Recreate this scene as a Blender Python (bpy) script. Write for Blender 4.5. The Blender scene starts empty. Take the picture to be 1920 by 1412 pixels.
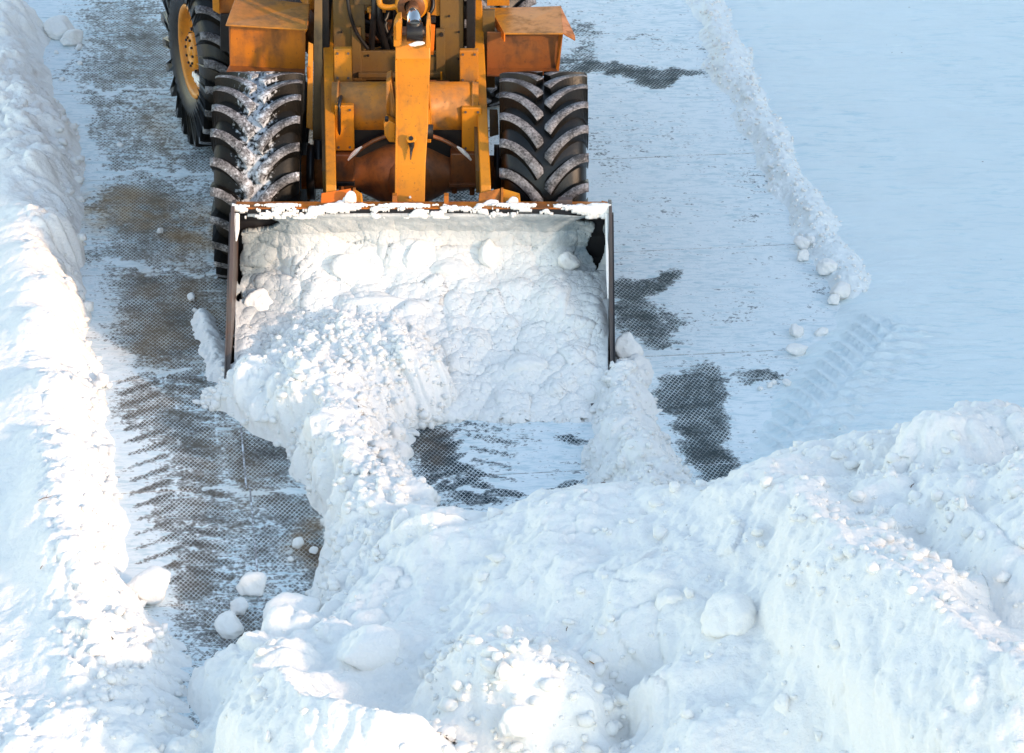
import bpy, bmesh, math, random
import numpy as np
from mathutils import Vector, Matrix
random.seed(7); np.random.seed(7)
R = math.radians
sc = bpy.context.scene
col = sc.collection

# ------------------------------------------------------------------ camera
CAM = (0.7526, -23.305, 11.04); PITCH = R(27); FPX = 7000.0
cd = bpy.data.cameras.new('camera'); cam = bpy.data.objects.new('camera', cd); col.objects.link(cam)
cam.location = CAM; cam.rotation_euler = (R(90) - PITCH, 0, 0)
cd.sensor_width = 36; cd.lens = 36 * FPX / 1920; cd.clip_start = 0.5; cd.clip_end = 900
sc.camera = cam

# ------------------------------------------------------------------ light
SUN_EL, SUN_AZ = R(17), R(-36)      # azimuth measured from +X, negative = towards the camera side
sd = Vector((math.cos(SUN_EL)*math.cos(SUN_AZ), math.cos(SUN_EL)*math.sin(SUN_AZ), math.sin(SUN_EL)))
w = bpy.data.worlds.new('World'); sc.world = w; w.use_nodes = True
nt = w.node_tree; bg = nt.nodes['Background']
sky = nt.nodes.new('ShaderNodeTexSky'); sky.sky_type = 'NISHITA'; sky.sun_disc = False
sky.sun_elevation = SUN_EL; sky.sun_rotation = math.pi/2 - SUN_AZ
sky.air_density = 1.0; sky.dust_density = 0.4; sky.ozone_density = 0.0
tint = nt.nodes.new('ShaderNodeMix'); tint.data_type = 'RGBA'; tint.blend_type = 'MULTIPLY'; tint.inputs[0].default_value = 1
tint.inputs[7].default_value = (1.11, 1.05, .96, 1); nt.links.new(sky.outputs[0], tint.inputs[6]); nt.links.new(tint.outputs[2], bg.inputs[0]); bg.inputs[1].default_value = 0.15
sl = bpy.data.lights.new('sun', 'SUN'); so = bpy.data.objects.new('sun', sl); col.objects.link(so)
sl.energy = 1.5; sl.angle = R(3); sl.color = (1.0, 0.68, 0.44)
so.rotation_euler = sd.to_track_quat('Z', 'Y').to_euler(); so.location = sd * 60
vs = sc.view_settings; vs.view_transform = 'Standard'; vs.look = 'None'; vs.gamma = 1; vs.use_curve_mapping = False
vs.exposure = 1.60

# ------------------------------------------------------------------ maths helpers
sp_, cp_ = math.sin(PITCH), math.cos(PITCH)
def rowtan(py): return math.tan(PITCH + math.atan((py - 706) / FPX))
def V(px, py, Y):                     # where the sight line of a photo point meets the vertical plane y = Y
    h = Y - CAM[1]; z = CAM[2] - h * rowtan(py)
    d = h * cp_ + (CAM[2] - z) * sp_
    return Vector((CAM[0] + (px - 960) / FPX * d, Y, z))
def U(px, py, z):                     # ... meets the level plane z
    Y = CAM[1] + (CAM[2] - z) / rowtan(py)
    return V(px, py, Y)
def proj(X, Y, Z):
    h = Y - CAM[1]; dz = CAM[2] - Z
    d = h * cp_ + dz * sp_
    return 960 + (X - CAM[0]) * FPX / d, 706 - (h * sp_ - dz * cp_) * FPX / d

def hsh(ix, iy, s):
    n = (ix.astype(np.int64) * 374761393 + iy.astype(np.int64) * 668265263 + s * 1442695041) & 0xffffffff
    n = ((n ^ (n >> 13)) * 1274126177) & 0xffffffff
    n = ((n ^ (n >> 15)) * 2246822519) & 0xffffffff
    return ((n ^ (n >> 16)) & 0xffffff) / float(0xffffff)
def vn(x, y, s=0):
    ix = np.floor(x); iy = np.floor(y); fx = x - ix; fy = y - iy
    fx = fx*fx*fx*(fx*(fx*6-15)+10); fy = fy*fy*fy*(fy*(fy*6-15)+10)
    a = hsh(ix, iy, s); b = hsh(ix+1, iy, s); c = hsh(ix, iy+1, s); d = hsh(ix+1, iy+1, s)
    return (a*(1-fx)+b*fx)*(1-fy) + (c*(1-fx)+d*fx)*fy - 0.5
def fbm(x, y, f, o=4, s=0, g=0.5):
    r = 0; a = 1
    for i in range(o):
        c, q = math.cos(.7*i+.3), math.sin(.7*i+.3)
        r = r + a * vn((c*x - q*y)*f + 13.7*i, (q*x + c*y)*f - 7.1*i, s + i); f *= 2.03; a *= g
    return r
def lumps(x, y, cell, s, dens=0.6, rmin=.35, rmax=.75):
    """rounded and blocky clods stamped into a height field, 0..1 of their own radius"""
    u = x / cell; v = y / cell
    u = u + .25*vn(u*1.7, v*1.7, s+50); v = v + .25*vn(u*1.7+9, v*1.7+4, s+51)
    iu = np.floor(u); iv = np.floor(v); best = np.zeros_like(x)
    for di in (-1, 0, 1):
        for dj in (-1, 0, 1):
            a = iu + di; b = iv + dj
            px = a + hsh(a, b, s+1); py = b + hsh(a, b, s+2)
            on = hsh(a, b, s+3) < dens
            r = rmin + (rmax - rmin) * hsh(a, b, s+4)**1.5
            th = hsh(a, b, s+5) * 6.283; p = 2 + 2.2*hsh(a, b, s+6)**2
            dx = u - px; dy = v - py; c = np.cos(th); q = np.sin(th)
            e = np.abs((dx*c - dy*q)/r); f = np.abs((dx*q + dy*c)/(r*(.6 + .4*hsh(a, b, s+7))))
            d = (e**p + f**p)**(1/p)
            t = (hsh(a, b, s+8) - .5) * .9
            hgt = np.sqrt(np.clip(1 - d**2.4, 0, 1)) * r * (1 + t*(dx*c - dy*q)/r)
            best = np.where(on, np.maximum(best, hgt), best)
    return best * cell
def facets(x, y, cell, s):
    """broken slabs: every cell a tilted plane, steps between them"""
    u = x/cell + .18*vn(x/cell*2.1, y/cell*2.1, s+30); v = y/cell + .18*vn(x/cell*2.1+5, y/cell*2.1, s+31)
    iu = np.floor(u); iv = np.floor(v); best = np.full(x.shape, 9.); sec = np.full(x.shape, 9.); h = np.zeros_like(x)
    for di in (-1, 0, 1):
        for dj in (-1, 0, 1):
            a = iu+di; b = iv+dj; dx = u-a-hsh(a, b, s); dy = v-b-hsh(a, b, s+1); d = np.hypot(dx, dy)
            hh = (hsh(a, b, s+2)-.5)*.7 + (hsh(a, b, s+3)-.5)*1.3*dx + (hsh(a, b, s+4)-.3)*1.3*dy
            m_ = d < best; sec = np.where(m_, best, np.minimum(sec, d)); h = np.where(m_, hh, h); best = np.where(m_, d, best)
    return (h - .25*(1 - sstep(sec-best, 0, .22)))*cell
def sstep(x, a, b):
    t = np.clip((x - a)/(b - a), 0, 1); return t*t*(3 - 2*t)
def tps(pts):
    P = np.array(pts, float); n = len(P); A = P[:, :2]
    def K(d2): return np.where(d2 > 1e-12, d2*np.log(np.maximum(d2, 1e-12))*.5, 0)
    D = ((A[:, None] - A[None])**2).sum(-1); M = np.zeros((n+3, n+3))
    M[:n, :n] = K(D) + np.eye(n)*.004; M[:n, n] = 1; M[:n, n+1:] = A; M[n, :n] = 1; M[n+1:, :n] = A.T
    wv = np.linalg.solve(M, np.r_[P[:, 2], 0, 0, 0])
    def f(x, y):
        r = wv[n] + wv[n+1]*x + wv[n+2]*y
        for i in range(n): r = r + wv[i]*K((x - A[i, 0])**2 + (y - A[i, 1])**2)
        return r
    return f
def dist_poly(X, Y, pts):
    best = np.full(X.shape, 1e9); al = np.zeros(X.shape); sd_ = np.zeros(X.shape); acc = 0
    for a, b in zip(pts, pts[1:]):
        ax, ay, bx, by = a[0], a[1], b[0], b[1]; L2 = (bx-ax)**2 + (by-ay)**2
        t = np.clip(((X-ax)*(bx-ax) + (Y-ay)*(by-ay))/L2, 0, 1)
        dx = X - ax - t*(bx-ax); dy = Y - ay - t*(by-ay); d = np.hypot(dx, dy)
        s = np.sign((bx-ax)*dy - (by-ay)*dx); m_ = d < best
        best = np.where(m_, d, best); al = np.where(m_, acc + t, al); sd_ = np.where(m_, s, sd_); acc += 1
    return best, al, sd_
def pxpts(L):
    o = []
    for a in L: v = U(*a); o.append((v.x, v.y, a[2]))
    return o

# ------------------------------------------------------------------ object helpers
def tag(o, label=None, cat=None, group=None, kind=None):
    if label: o['label'] = label
    if cat: o['category'] = cat
    if group: o['group'] = group
    if kind: o['kind'] = kind
    return o
def empty(name, loc=(0, 0, 0), rz=0, parent=None):
    o = bpy.data.objects.new(name, None); col.objects.link(o); o.location = loc; o.rotation_euler = (0, 0, rz)
    o.empty_display_size = .1
    if parent: o.parent = parent
    return o
def link(name, me, mats, parent=None):
    o = bpy.data.objects.new(name, me); col.objects.link(o)
    for m in (mats if isinstance(mats, (list, tuple)) else [mats]):
        if m.name not in [q.name for q in me.materials if q]: me.materials.append(m)
    if parent: o.parent = parent
    return o
def grid_mesh(name, P, keep=None, attrs=None):
    """P: (n,m,3) array; keep: (n,m) bool of vertices; returns a smooth mesh"""
    n, m = P.shape[:2]; idx = np.arange(n*m).reshape(n, m)
    q = np.stack([idx[:-1, :-1], idx[:-1, 1:], idx[1:, 1:], idx[1:, :-1]], -1).reshape(-1, 4)
    if keep is not None:
        k = keep.reshape(-1); q = q[k[q].any(1)]
    used = np.zeros(n*m, bool); used[q.reshape(-1)] = True
    remap = np.cumsum(used) - 1; q = remap[q]; co = P.reshape(-1, 3)[used]
    me = bpy.data.meshes.new(name)
    me.vertices.add(len(co)); me.vertices.foreach_set('co', co.astype(np.float32).reshape(-1))
    me.loops.add(q.size); me.loops.foreach_set('vertex_index', q.reshape(-1).astype(np.int32))
    me.polygons.add(len(q)); me.polygons.foreach_set('loop_start', np.arange(0, q.size, 4, dtype=np.int32))
    me.polygons.foreach_set('use_smooth', np.ones(len(q), bool))
    me.update(calc_edges=True)
    for k, a in (attrs or {}).items():
        at = me.attributes.new(k, 'FLOAT', 'POINT'); at.data.foreach_set('value', a.reshape(-1)[used].astype(np.float32))
    me.validate()
    return me
def grid_normals(P):
    du = np.gradient(P, axis=1); dv = np.gradient(P, axis=0)
    n = np.cross(du, dv); n /= np.maximum(np.linalg.norm(n, axis=-1, keepdims=True), 1e-9)
    n[n[..., 2] < 0] *= -1
    return n
def bm_done(bm, name, smooth=False):
    bmesh.ops.recalc_face_normals(bm, faces=bm.faces)
    me = bpy.data.meshes.new(name); bm.to_mesh(me); bm.free()
    if smooth: me.polygons.foreach_set('use_smooth', [True]*len(me.polygons))
    return me
class MB:
    def __init__(s): s.bm = bmesh.new()
    def box(s, x0, x1, y0, y1, z0, z1, mi=0):
        return s.hexa([(x0,y0,z0),(x1,y0,z0),(x1,y1,z0),(x0,y1,z0),(x0,y0,z1),(x1,y0,z1),(x1,y1,z1),(x0,y1,z1)], mi)
    def hexa(s, c, mi=0):
        v = [s.bm.verts.new(p) for p in c]
        for f in ((0,3,2,1),(4,5,6,7),(0,1,5,4),(1,2,6,5),(2,3,7,6),(3,0,4,7)):
            s.bm.faces.new([v[i] for i in f]).material_index = mi
        return s
    def prism(s, poly, x0, x1, axis='x', mi=0, skew=0):
        """poly: list of (a,b); extruded along axis"""
        def mk(a, b, t):
            return {'x': (t, a, b), 'y': (a, t, b), 'z': (a, b, t)}[axis]
        A = [s.bm.verts.new(mk(a, b, x0)) for a, b in poly]
        B = [s.bm.verts.new(mk(a, b, x1)) for a, b in poly]
        n = len(poly); s.bm.faces.new(A[::-1]).material_index = mi; s.bm.faces.new(B).material_index = mi
        for i in range(n): s.bm.faces.new((A[i], A[(i+1) % n], B[(i+1) % n], B[i])).material_index = mi
        return s
    def tube(s, pts, r, n=12, mi=0, cap=True):
        pts = [Vector(p) for p in pts]; rs = r if isinstance(r, (list, tuple)) else [r]*len(pts); rings = []
        for i, p in enumerate(pts):
            t = (pts[min(i+1, len(pts)-1)] - pts[max(i-1, 0)]).normalized()
            a = Vector((0, 0, 1)) if abs(t.z) < .9 else Vector((1, 0, 0))
            u = t.cross(a).normalized(); v = t.cross(u)
            rings.append([s.bm.verts.new(p + (u*math.cos(6.2832*k/n) + v*math.sin(6.2832*k/n))*rs[i]) for k in range(n)])
        for a, b in zip(rings, rings[1:]):
            for k in range(n):
                f = s.bm.faces.new((a[k], a[(k+1) % n], b[(k+1) % n], b[k])); f.material_index = mi; f.smooth = n > 8
        if cap:
            s.bm.faces.new(rings[0][::-1]).material_index = mi; s.bm.faces.new(rings[-1]).material_index = mi
        return s
    def lathe(s, prof, n=48, mi=0, mat=None, smooth=True):
        """prof: (x, r) rings about the X axis"""
        rings = []
        for x, r in prof:
            if r < 1e-6: rings.append([s.bm.verts.new((x, 0, 0))]*n)
            else: rings.append([s.bm.verts.new((x, r*math.cos(6.28318*k/n), r*math.sin(6.28318*k/n))) for k in range(n)])
        for a, b in zip(rings, rings[1:]):
            for k in range(n):
                vv = []
                for q in (a[k], a[(k+1) % n], b[(k+1) % n], b[k]):
                    if q not in vv: vv.append(q)
                if len(vv) > 2:
                    f = s.bm.faces.new(vv); f.material_index = mi; f.smooth = smooth
        if mat is not None:
            for q in set(v for r_ in rings for v in r_): q.co = mat @ q.co
        return s
    def build(s, name, mats, parent=None, bevel=0.0):
        o = link(name, bm_done(s.bm, name), mats, parent)
        if bevel:
            b = o.modifiers.new('bevel', 'BEVEL'); b.width = bevel; b.segments = 2; b.limit_method = 'ANGLE'; b.angle_limit = R(35)
        return o

# ------------------------------------------------------------------ materials
def newmat(name):
    m = bpy.data.materials.new(name); m.use_nodes = True; nt = m.node_tree
    return m, nt, nt.nodes['Principled BSDF']
def N(nt, t, **kw):
    n = nt.nodes.new(t)
    for k, v in kw.items():
        if k.startswith('i_'): n.inputs[k[2:].replace('_', ' ')].default_value = v
        else: setattr(n, k, v)
    return n
def noise(nt, co, scale, detail=4, rough=.55, dist=0):
    n = N(nt, 'ShaderNodeTexNoise'); n.inputs['Scale'].default_value = scale; n.inputs['Detail'].default_value = detail
    n.inputs['Roughness'].default_value = rough; n.inputs['Distortion'].default_value = dist
    if co is not None: nt.links.new(co, n.inputs['Vector'])
    return n.outputs['Fac']
def ramp(nt, fac, a, b, lo=0., hi=1.):
    n = N(nt, 'ShaderNodeMapRange'); n.inputs[1].default_value = a; n.inputs[2].default_value = b
    n.inputs[3].default_value = lo; n.inputs[4].default_value = hi; n.interpolation_type = 'SMOOTHSTEP'
    nt.links.new(fac, n.inputs[0]); return n.outputs[0]
def math_(nt, op, a, b=None, c=None):
    n = N(nt, 'ShaderNodeMath', operation=op)
    for i, v in enumerate((a, b, c)):
        if v is None: continue
        if isinstance(v, (int, float)): n.inputs[i].default_value = v
        else: nt.links.new(v, n.inputs[i])
    return n.outputs[0]
def mix(nt, fac, a, b):
    n = N(nt, 'ShaderNodeMix', data_type='RGBA')
    for s, v in ((0, fac), (6, a), (7, b)):
        if isinstance(v, (int, float)): n.inputs[s].default_value = v
        elif isinstance(v, tuple): n.inputs[s].default_value = (*v, 1) if len(v) == 3 else v
        else: nt.links.new(v, n.inputs[s])
    return n.outputs[2]
def bump(nt, h, strength, dist, prev=None):
    n = N(nt, 'ShaderNodeBump'); n.inputs['Strength'].default_value = strength; n.inputs['Distance'].default_value = dist
    nt.links.new(h, n.inputs['Height'])
    if prev is not None: nt.links.new(prev, n.inputs['Normal'])
    return n.outputs[0]
def pos(nt): return N(nt, 'ShaderNodeNewGeometry').outputs['Position']

def snow_mat(name, base=(.88, .86, .825), fine=1.0, specks=True, streak=0, icy_shade=False):
    m, nt, b = newmat(name); p = pos(nt)
    n1 = noise(nt, p, 18, 5, .6); n2 = noise(nt, p, 75, 4, .65); n3 = noise(nt, p, 2.2, 3)
    c = mix(nt, ramp(nt, n3, .35, .7), base, tuple(x*.975 for x in base))
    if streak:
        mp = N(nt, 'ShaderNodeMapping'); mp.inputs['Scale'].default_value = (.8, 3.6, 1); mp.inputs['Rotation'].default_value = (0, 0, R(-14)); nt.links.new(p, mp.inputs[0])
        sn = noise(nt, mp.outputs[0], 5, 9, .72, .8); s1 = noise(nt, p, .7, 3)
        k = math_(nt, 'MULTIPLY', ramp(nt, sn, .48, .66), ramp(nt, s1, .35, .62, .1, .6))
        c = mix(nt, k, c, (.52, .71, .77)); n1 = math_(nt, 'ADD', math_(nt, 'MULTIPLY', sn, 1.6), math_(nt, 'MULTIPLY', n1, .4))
    if specks:
        v = N(nt, 'ShaderNodeTexVoronoi'); v.inputs['Scale'].default_value = 9; nt.links.new(p, v.inputs['Vector'])
        big = noise(nt, p, 1.4, 2)
        s = math_(nt, 'MULTIPLY', ramp(nt, v.outputs['Distance'], .045, .09, 1, 0), ramp(nt, big, .55, .66))
        n4 = noise(nt, p, 60, 2)
        s = math_(nt, 'MULTIPLY', s, ramp(nt, n4, .4, .55))
        c = mix(nt, math_(nt, 'MULTIPLY', s, .7), c, (.16, .13, .11))
    if icy_shade:
        at = N(nt, 'ShaderNodeAttribute', attribute_name='icy_shade').outputs['Fac']
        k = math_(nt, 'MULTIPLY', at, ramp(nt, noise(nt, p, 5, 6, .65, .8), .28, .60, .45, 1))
        c = mix(nt, k, c, (.24, .29, .32))  # grey blue for ice and for the painted corner shade
    nt.links.new(c, b.inputs['Base Color']); b.inputs['Roughness'].default_value = .75
    b.inputs['Specular IOR Level'].default_value = .2
    nb = bump(nt, n1, .55*fine, .03); nb = bump(nt, n2, .5*fine, .008, nb)
    nt.links.new(nb, b.inputs['Normal'])
    return m
SNOW = snow_mat('snow')
SNOW_F = snow_mat('smooth_snow', (.82,.90,.91), .9, True, .22)
SNOW_S = snow_mat('snow_blocks', (.88, .86, .825), .9, False)

SNOW_R = snow_mat('fresh_crumbly_snow', (.87, .905, .90))
SNOW_L = snow_mat('bucket_snow', icy_shade=True)
JOINT = paint_base = None
def concrete_mat():
    m, nt, b = newmat('waffle_concrete'); p = pos(nt)
    mp = N(nt, 'ShaderNodeMapping'); mp.inputs['Rotation'].default_value = (0, 0, R(-6)); nt.links.new(p, mp.inputs[0])
    dn = N(nt, 'ShaderNodeTexNoise'); dn.inputs['Scale'].default_value = 9; nt.links.new(p, dn.inputs['Vector'])
    sx = N(nt, 'ShaderNodeSeparateXYZ'); nt.links.new(mp.outputs[0], sx.inputs[0])
    wob = math_(nt, 'MULTIPLY', math_(nt, 'SUBTRACT', dn.outputs['Fac'], .5), .25)
    a = math_(nt, 'MULTIPLY', sx.outputs[0], 1/.029); c = math_(nt, 'MULTIPLY', sx.outputs[1], 1/.052)
    def tri(v):
        v = math_(nt, 'ADD', v, wob)
        return math_(nt, 'MULTIPLY', math_(nt, 'ABSOLUTE', math_(nt, 'SUBTRACT', math_(nt, 'FRACT', v), .5)), 2)  # 1 on the groove
    g = math_(nt, 'MAXIMUM', tri(math_(nt, 'ADD', a, c)), tri(math_(nt, 'SUBTRACT', a, c)))
    groove = math_(nt, 'MULTIPLY', ramp(nt, g, .72, .90), ramp(nt, noise(nt, p, 4.3, 8, .8), .36, .60, .0, 1.0))
    fl1 = math_(nt, 'FLOOR', math_(nt, 'ADD', math_(nt, 'ADD', math_(nt, 'ADD', a, c), wob), .0)); fl2 = math_(nt, 'FLOOR', math_(nt, 'ADD', math_(nt, 'SUBTRACT', a, c), wob))
    cx_ = N(nt, 'ShaderNodeCombineXYZ'); nt.links.new(fl1, cx_.inputs[0]); nt.links.new(fl2, cx_.inputs[1])
    wn = N(nt, 'ShaderNodeTexWhiteNoise', noise_dimensions='2D'); nt.links.new(cx_.outputs[0], wn.inputs['Vector'])
    at = N(nt, 'ShaderNodeAttribute', attribute_name='cover'); cov = at.outputs['Fac']
    at2 = N(nt, 'ShaderNodeAttribute', attribute_name='rut'); rut = at2.outputs['Fac']
    mp2 = N(nt, 'ShaderNodeMapping'); mp2.inputs['Scale'].default_value = (1.0, 3.2, 1); mp2.inputs['Rotation'].default_value = (0, 0, R(-8)); nt.links.new(p, mp2.inputs[0])
    st = noise(nt, mp2.outputs[0], 7, 8, .68, .6); big = noise(nt, p, 1.6, 5, .6, .4); fine = noise(nt, p, 55, 3, .7)
    s = math_(nt, 'ADD', cov, math_(nt, 'MULTIPLY', math_(nt, 'SUBTRACT', st, .5), 1.9))
    s = math_(nt, 'ADD', s, math_(nt, 'MULTIPLY', math_(nt, 'SUBTRACT', big, .5), 1.0))
    s = math_(nt, 'ADD', s, math_(nt, 'MULTIPLY', math_(nt, 'SUBTRACT', fine, .5), .8))
    s = math_(nt, 'SUBTRACT', s, math_(nt, 'MULTIPLY', rut, math_(nt, 'MULTIPLY', ramp(nt, math_(nt, 'ADD', math_(nt, 'MULTIPLY', big, .5), math_(nt, 'MULTIPLY', st, .5)), .38, .56), .8)))
    vv = N(nt, 'ShaderNodeTexVoronoi'); vv.inputs['Scale'].default_value = 34; nt.links.new(mp2.outputs[0], vv.inputs['Vector'])
    s = math_(nt, 'ADD', s, math_(nt, 'MULTIPLY', math_(nt, 'SUBTRACT', wn.outputs['Value'], .5), .30))
    s2 = math_(nt, 'ADD', s, math_(nt, 'MULTIPLY', math_(nt, 'SUBTRACT', .35, vv.outputs['Distance']), .45))
    f = ramp(nt, s2, .46, .76)
    film = math_(nt, 'MULTIPLY', ramp(nt, s, .15, .8, .0, .34), ramp(nt, noise(nt, p, 26, 5, .75), .3, .7, .5, 1.25))
    f = math_(nt, 'MAXIMUM', f, film)
    f = math_(nt, 'MAXIMUM', f, math_(nt, 'MULTIPLY', groove, ramp(nt, s, -.5, .35, .30, 1.0)))
    wet = mix(nt, ramp(nt, noise(nt, p, 3.1, 4), .3, .7), (.034, .031, .030), (.105, .082, .060))
    wet = mix(nt, math_(nt, 'MULTIPLY', noise(nt, p, 120, 2), .6), wet, (.17, .155, .135))
    wetr = mix(nt, noise(nt, p, 90, 2), (.006, .018, .026), (.026, .046, .058))
    sxx = N(nt, 'ShaderNodeSeparateXYZ'); nt.links.new(p, sxx.inputs[0])
    wet = mix(nt, ramp(nt, sxx.outputs[0], -.9, .6), wet, wetr)
    sand_sun = math_(nt, 'MULTIPLY', N(nt, 'ShaderNodeAttribute', attribute_name='sand_sun').outputs['Fac'], ramp(nt, noise(nt, p, 3.3, 6, .65), .30, .62))
    wet = mix(nt, sand_sun, wet, (.19, .11, .05))  # brown of the dirt and of the painted sun band
    icy_shade = math_(nt, 'MULTIPLY', ramp(nt, st, .45, .66), ramp(nt, noise(nt, p, .9, 3), .3, .6, .35, 1))
    cc = mix(nt, f, wet, mix(nt, icy_shade, mix(nt, sand_sun, (.81, .865, .88), (.62, .50, .36)), mix(nt, sand_sun, (.56, .68, .72), (.40, .31, .22))))
    nt.links.new(cc, b.inputs['Base Color'])
    nt.links.new(ramp(nt, f, 0, 1, .55, .8), b.inputs['Roughness']); b.inputs['Specular IOR Level'].default_value = .12
    h = math_(nt, 'ADD', math_(nt, 'MULTIPLY', math_(nt, 'MULTIPLY', groove, math_(nt, 'SUBTRACT', 1.08, f)), -.6), math_(nt, 'MULTIPLY', s, .5))
    nb = bump(nt, h, .6, .010); nb = bump(nt, fine, .35, .006, nb)
    nt.links.new(nb, b.inputs['Normal'])
    return m
CONC = concrete_mat()

def paint_mat(name, base, dirt=.5, dirtcol=(.11, .075, .045), rough=.42, snowy=0., rust=.3, scale=5):
    m, nt, b = newmat(name); p = pos(nt)
    n1 = noise(nt, p, scale, 8, .62, .3); n2 = noise(nt, p, 42, 5, .7); n3 = noise(nt, p, 1.7, 3)
    mp = N(nt, 'ShaderNodeMapping'); mp.inputs['Scale'].default_value = (9, 9, 1.2); nt.links.new(p, mp.inputs[0])
    st = noise(nt, mp.outputs[0], 2.2, 4, .6)
    c = mix(nt, ramp(nt, n3, .3, .7), base, tuple(x*y for x, y in zip(base, (.82, .74, .8))))
    d = math_(nt, 'MULTIPLY', ramp(nt, math_(nt, 'ADD', math_(nt, 'MULTIPLY', n1, .7), math_(nt, 'MULTIPLY', st, .3)), .60 - .22*dirt, .78 - .12*dirt), min(1., .35 + dirt*.6))
    c = mix(nt, d, c, dirtcol)
    sp = math_(nt, 'MULTIPLY', ramp(nt, n2, .60, .68), rust)
    c = mix(nt, sp, c, (.07, .035, .02))
    if snowy:
        sw = ramp(nt, math_(nt, 'ADD', math_(nt, 'MULTIPLY', n2, .6), math_(nt, 'MULTIPLY', noise(nt, p, 9, 3), .4)), .66 - .2*snowy, .70 - .2*snowy)
        c = mix(nt, sw, c, (.78, .8, .83))
    nt.links.new(c, b.inputs['Base Color']); b.inputs['Specular IOR Level'].default_value = .4
    nt.links.new(ramp(nt, d, 0, 1, rough, .8), b.inputs['Roughness'])
    nt.links.new(bump(nt, n2, .18, .004), b.inputs['Normal'])
    return m
YEL = paint_mat('yellow_paint', (.62, .235, .007), .58, (.17, .085, .02), rust=.55)
YELD = paint_mat('dusty_yellow_paint', (.52, .20, .012), .85, (.17, .10, .045), rust=.6)
ORG = paint_mat('orange_paint', (.50, .16, .012), .85, (.11, .05, .02), rust=.6)
ORGB = paint_mat('brown_grimy_paint', (.24, .085, .022), .75, (.035, .022, .015), rust=.6, scale=8)
OLIVE = paint_mat('grimy_frame_paint', (.17, .10, .028), .8, (.07, .052, .035), rust=.5)
REDO = paint_mat('bright_orange_paint', (.75, .17, .01), .1)
BLK = paint_mat('black_grease', (.012, .012, .013), .4, (.035, .028, .022), .38, 0)
STEEL = paint_mat('worn_steel', (.10, .085, .075), .5, (.16, .07, .035), .45, 0, .6)
INNER = paint_mat('bucket_inner_steel', (.02, .02, .022), .4, (.05, .04, .035), .45, 0)
m, nt_, b_ = newmat('chrome_rod'); b_.inputs['Metallic'].default_value = 1; b_.inputs['Roughness'].default_value = .18; b_.inputs['Base Color'].default_value = (.6, .6, .6, 1); CHROME = m
m, nt_, b_ = newmat('dark_glass'); b_.inputs['Base Color'].default_value = (.02, .025, .03, 1); b_.inputs['Roughness'].default_value = .08; GLASS = m

JOINT = paint_mat('joint_dirt', (.30, .29, .28), .3, snowy=.8)
def rubber_mat(name, snow_mid, lug=False):
    m, nt, b = newmat(name)
    tc = N(nt, 'ShaderNodeTexCoord').outputs['Object']
    n1 = noise(nt, tc, 11, 5, .6); n2 = noise(nt, tc, 70, 4, .7); n3 = noise(nt, tc, 30, 4, .6)
    c = mix(nt, ramp(nt, n1, .35, .7), (.003, .003, .003), (.010, .008, .006))
    sx = N(nt, 'ShaderNodeSeparateXYZ'); nt.links.new(tc, sx.inputs[0])
    if lug:
        k = math_(nt, 'ADD', math_(nt, 'MULTIPLY', n2, .55), math_(nt, 'MULTIPLY', n1, .45))
        c = mix(nt, ramp(nt, k, .40, .60, .15, .95), c, (.25, .245, .26))
        c = mix(nt, ramp(nt, k, .57, .66, 0, min(1, .25 + snow_mid)), c, (.72, .75, .80))
    if snow_mid > 0:
        mid = ramp(nt, math_(nt, 'ABSOLUTE', sx.outputs[0]), .0, .30, 1, 0)
        k = math_(nt, 'ADD', math_(nt, 'MULTIPLY', n3, .6), math_(nt, 'MULTIPLY', mid, .27*snow_mid))
        c = mix(nt, ramp(nt, k, .48, .60, 0, .85), c, (.60, .64, .70))
    nt.links.new(c, b.inputs['Base Color'])
    b.inputs['Roughness'].default_value = .65 if lug else (.5 if snow_mid else .36); b.inputs['Specular IOR Level'].default_value = .22 if snow_mid else .42
    nt.links.new(bump(nt, n2, .3, .006), b.inputs['Normal'])
    return m
RUB_A, LUG_A = rubber_mat('rubber_snowy', 1.0), rubber_mat('lug_snowy', .85, True)
RUB_B, LUG_B = rubber_mat('rubber', 0.0), rubber_mat('lug_frosted', 0.0, True)
#PART2
# ================================================================== GROUND
gm = MB(); gm.hexa([(-260,-260,-.5),(260,-260,-.5),(260,420,-.5),(-260,420,-.5),(-260,-260,-.03),(260,-260,-.03),(260,420,-.03),(-260,420,-.03)])
tag(gm.build('snowy_ground', SNOW_S), kind='structure')

def blob(px, py, cx, cy, rx, ry, rot=0):
    c, s = math.cos(R(rot)), math.sin(R(rot)); dx = px - cx; dy = py - cy
    d = np.sqrt(((dx*c + dy*s)/rx)**2 + ((-dx*s + dy*c)/ry)**2)
    return 1 - sstep(d, .45, 1.15)
def chevrons(X, Y, A, B, halfw, step, lean, s0=0):
    """V shaped lug prints along the world line A-B: returns print strength 0..1"""
    A = np.array(A[:2]); B = np.array(B[:2]); L = np.linalg.norm(B-A); t = (B-A)/L; n = np.array([-t[1], t[0]])
    u = (X-A[0])*t[0] + (Y-A[1])*t[1]; v = (X-A[0])*n[0] + (Y-A[1])*n[1]
    side = np.where(v > 0, .5, 0.)
    ph = (u + np.abs(v)*lean)/step + side
    f = np.abs(ph - np.floor(ph) - .5)*2
    k = sstep(f, .5, .85) * (1 - sstep(np.abs(v), halfw*.85, halfw)) * sstep(np.abs(v), .01, .035)
    return k * sstep(u, 0, .2) * (1 - sstep(u, L-.2, L))

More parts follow.
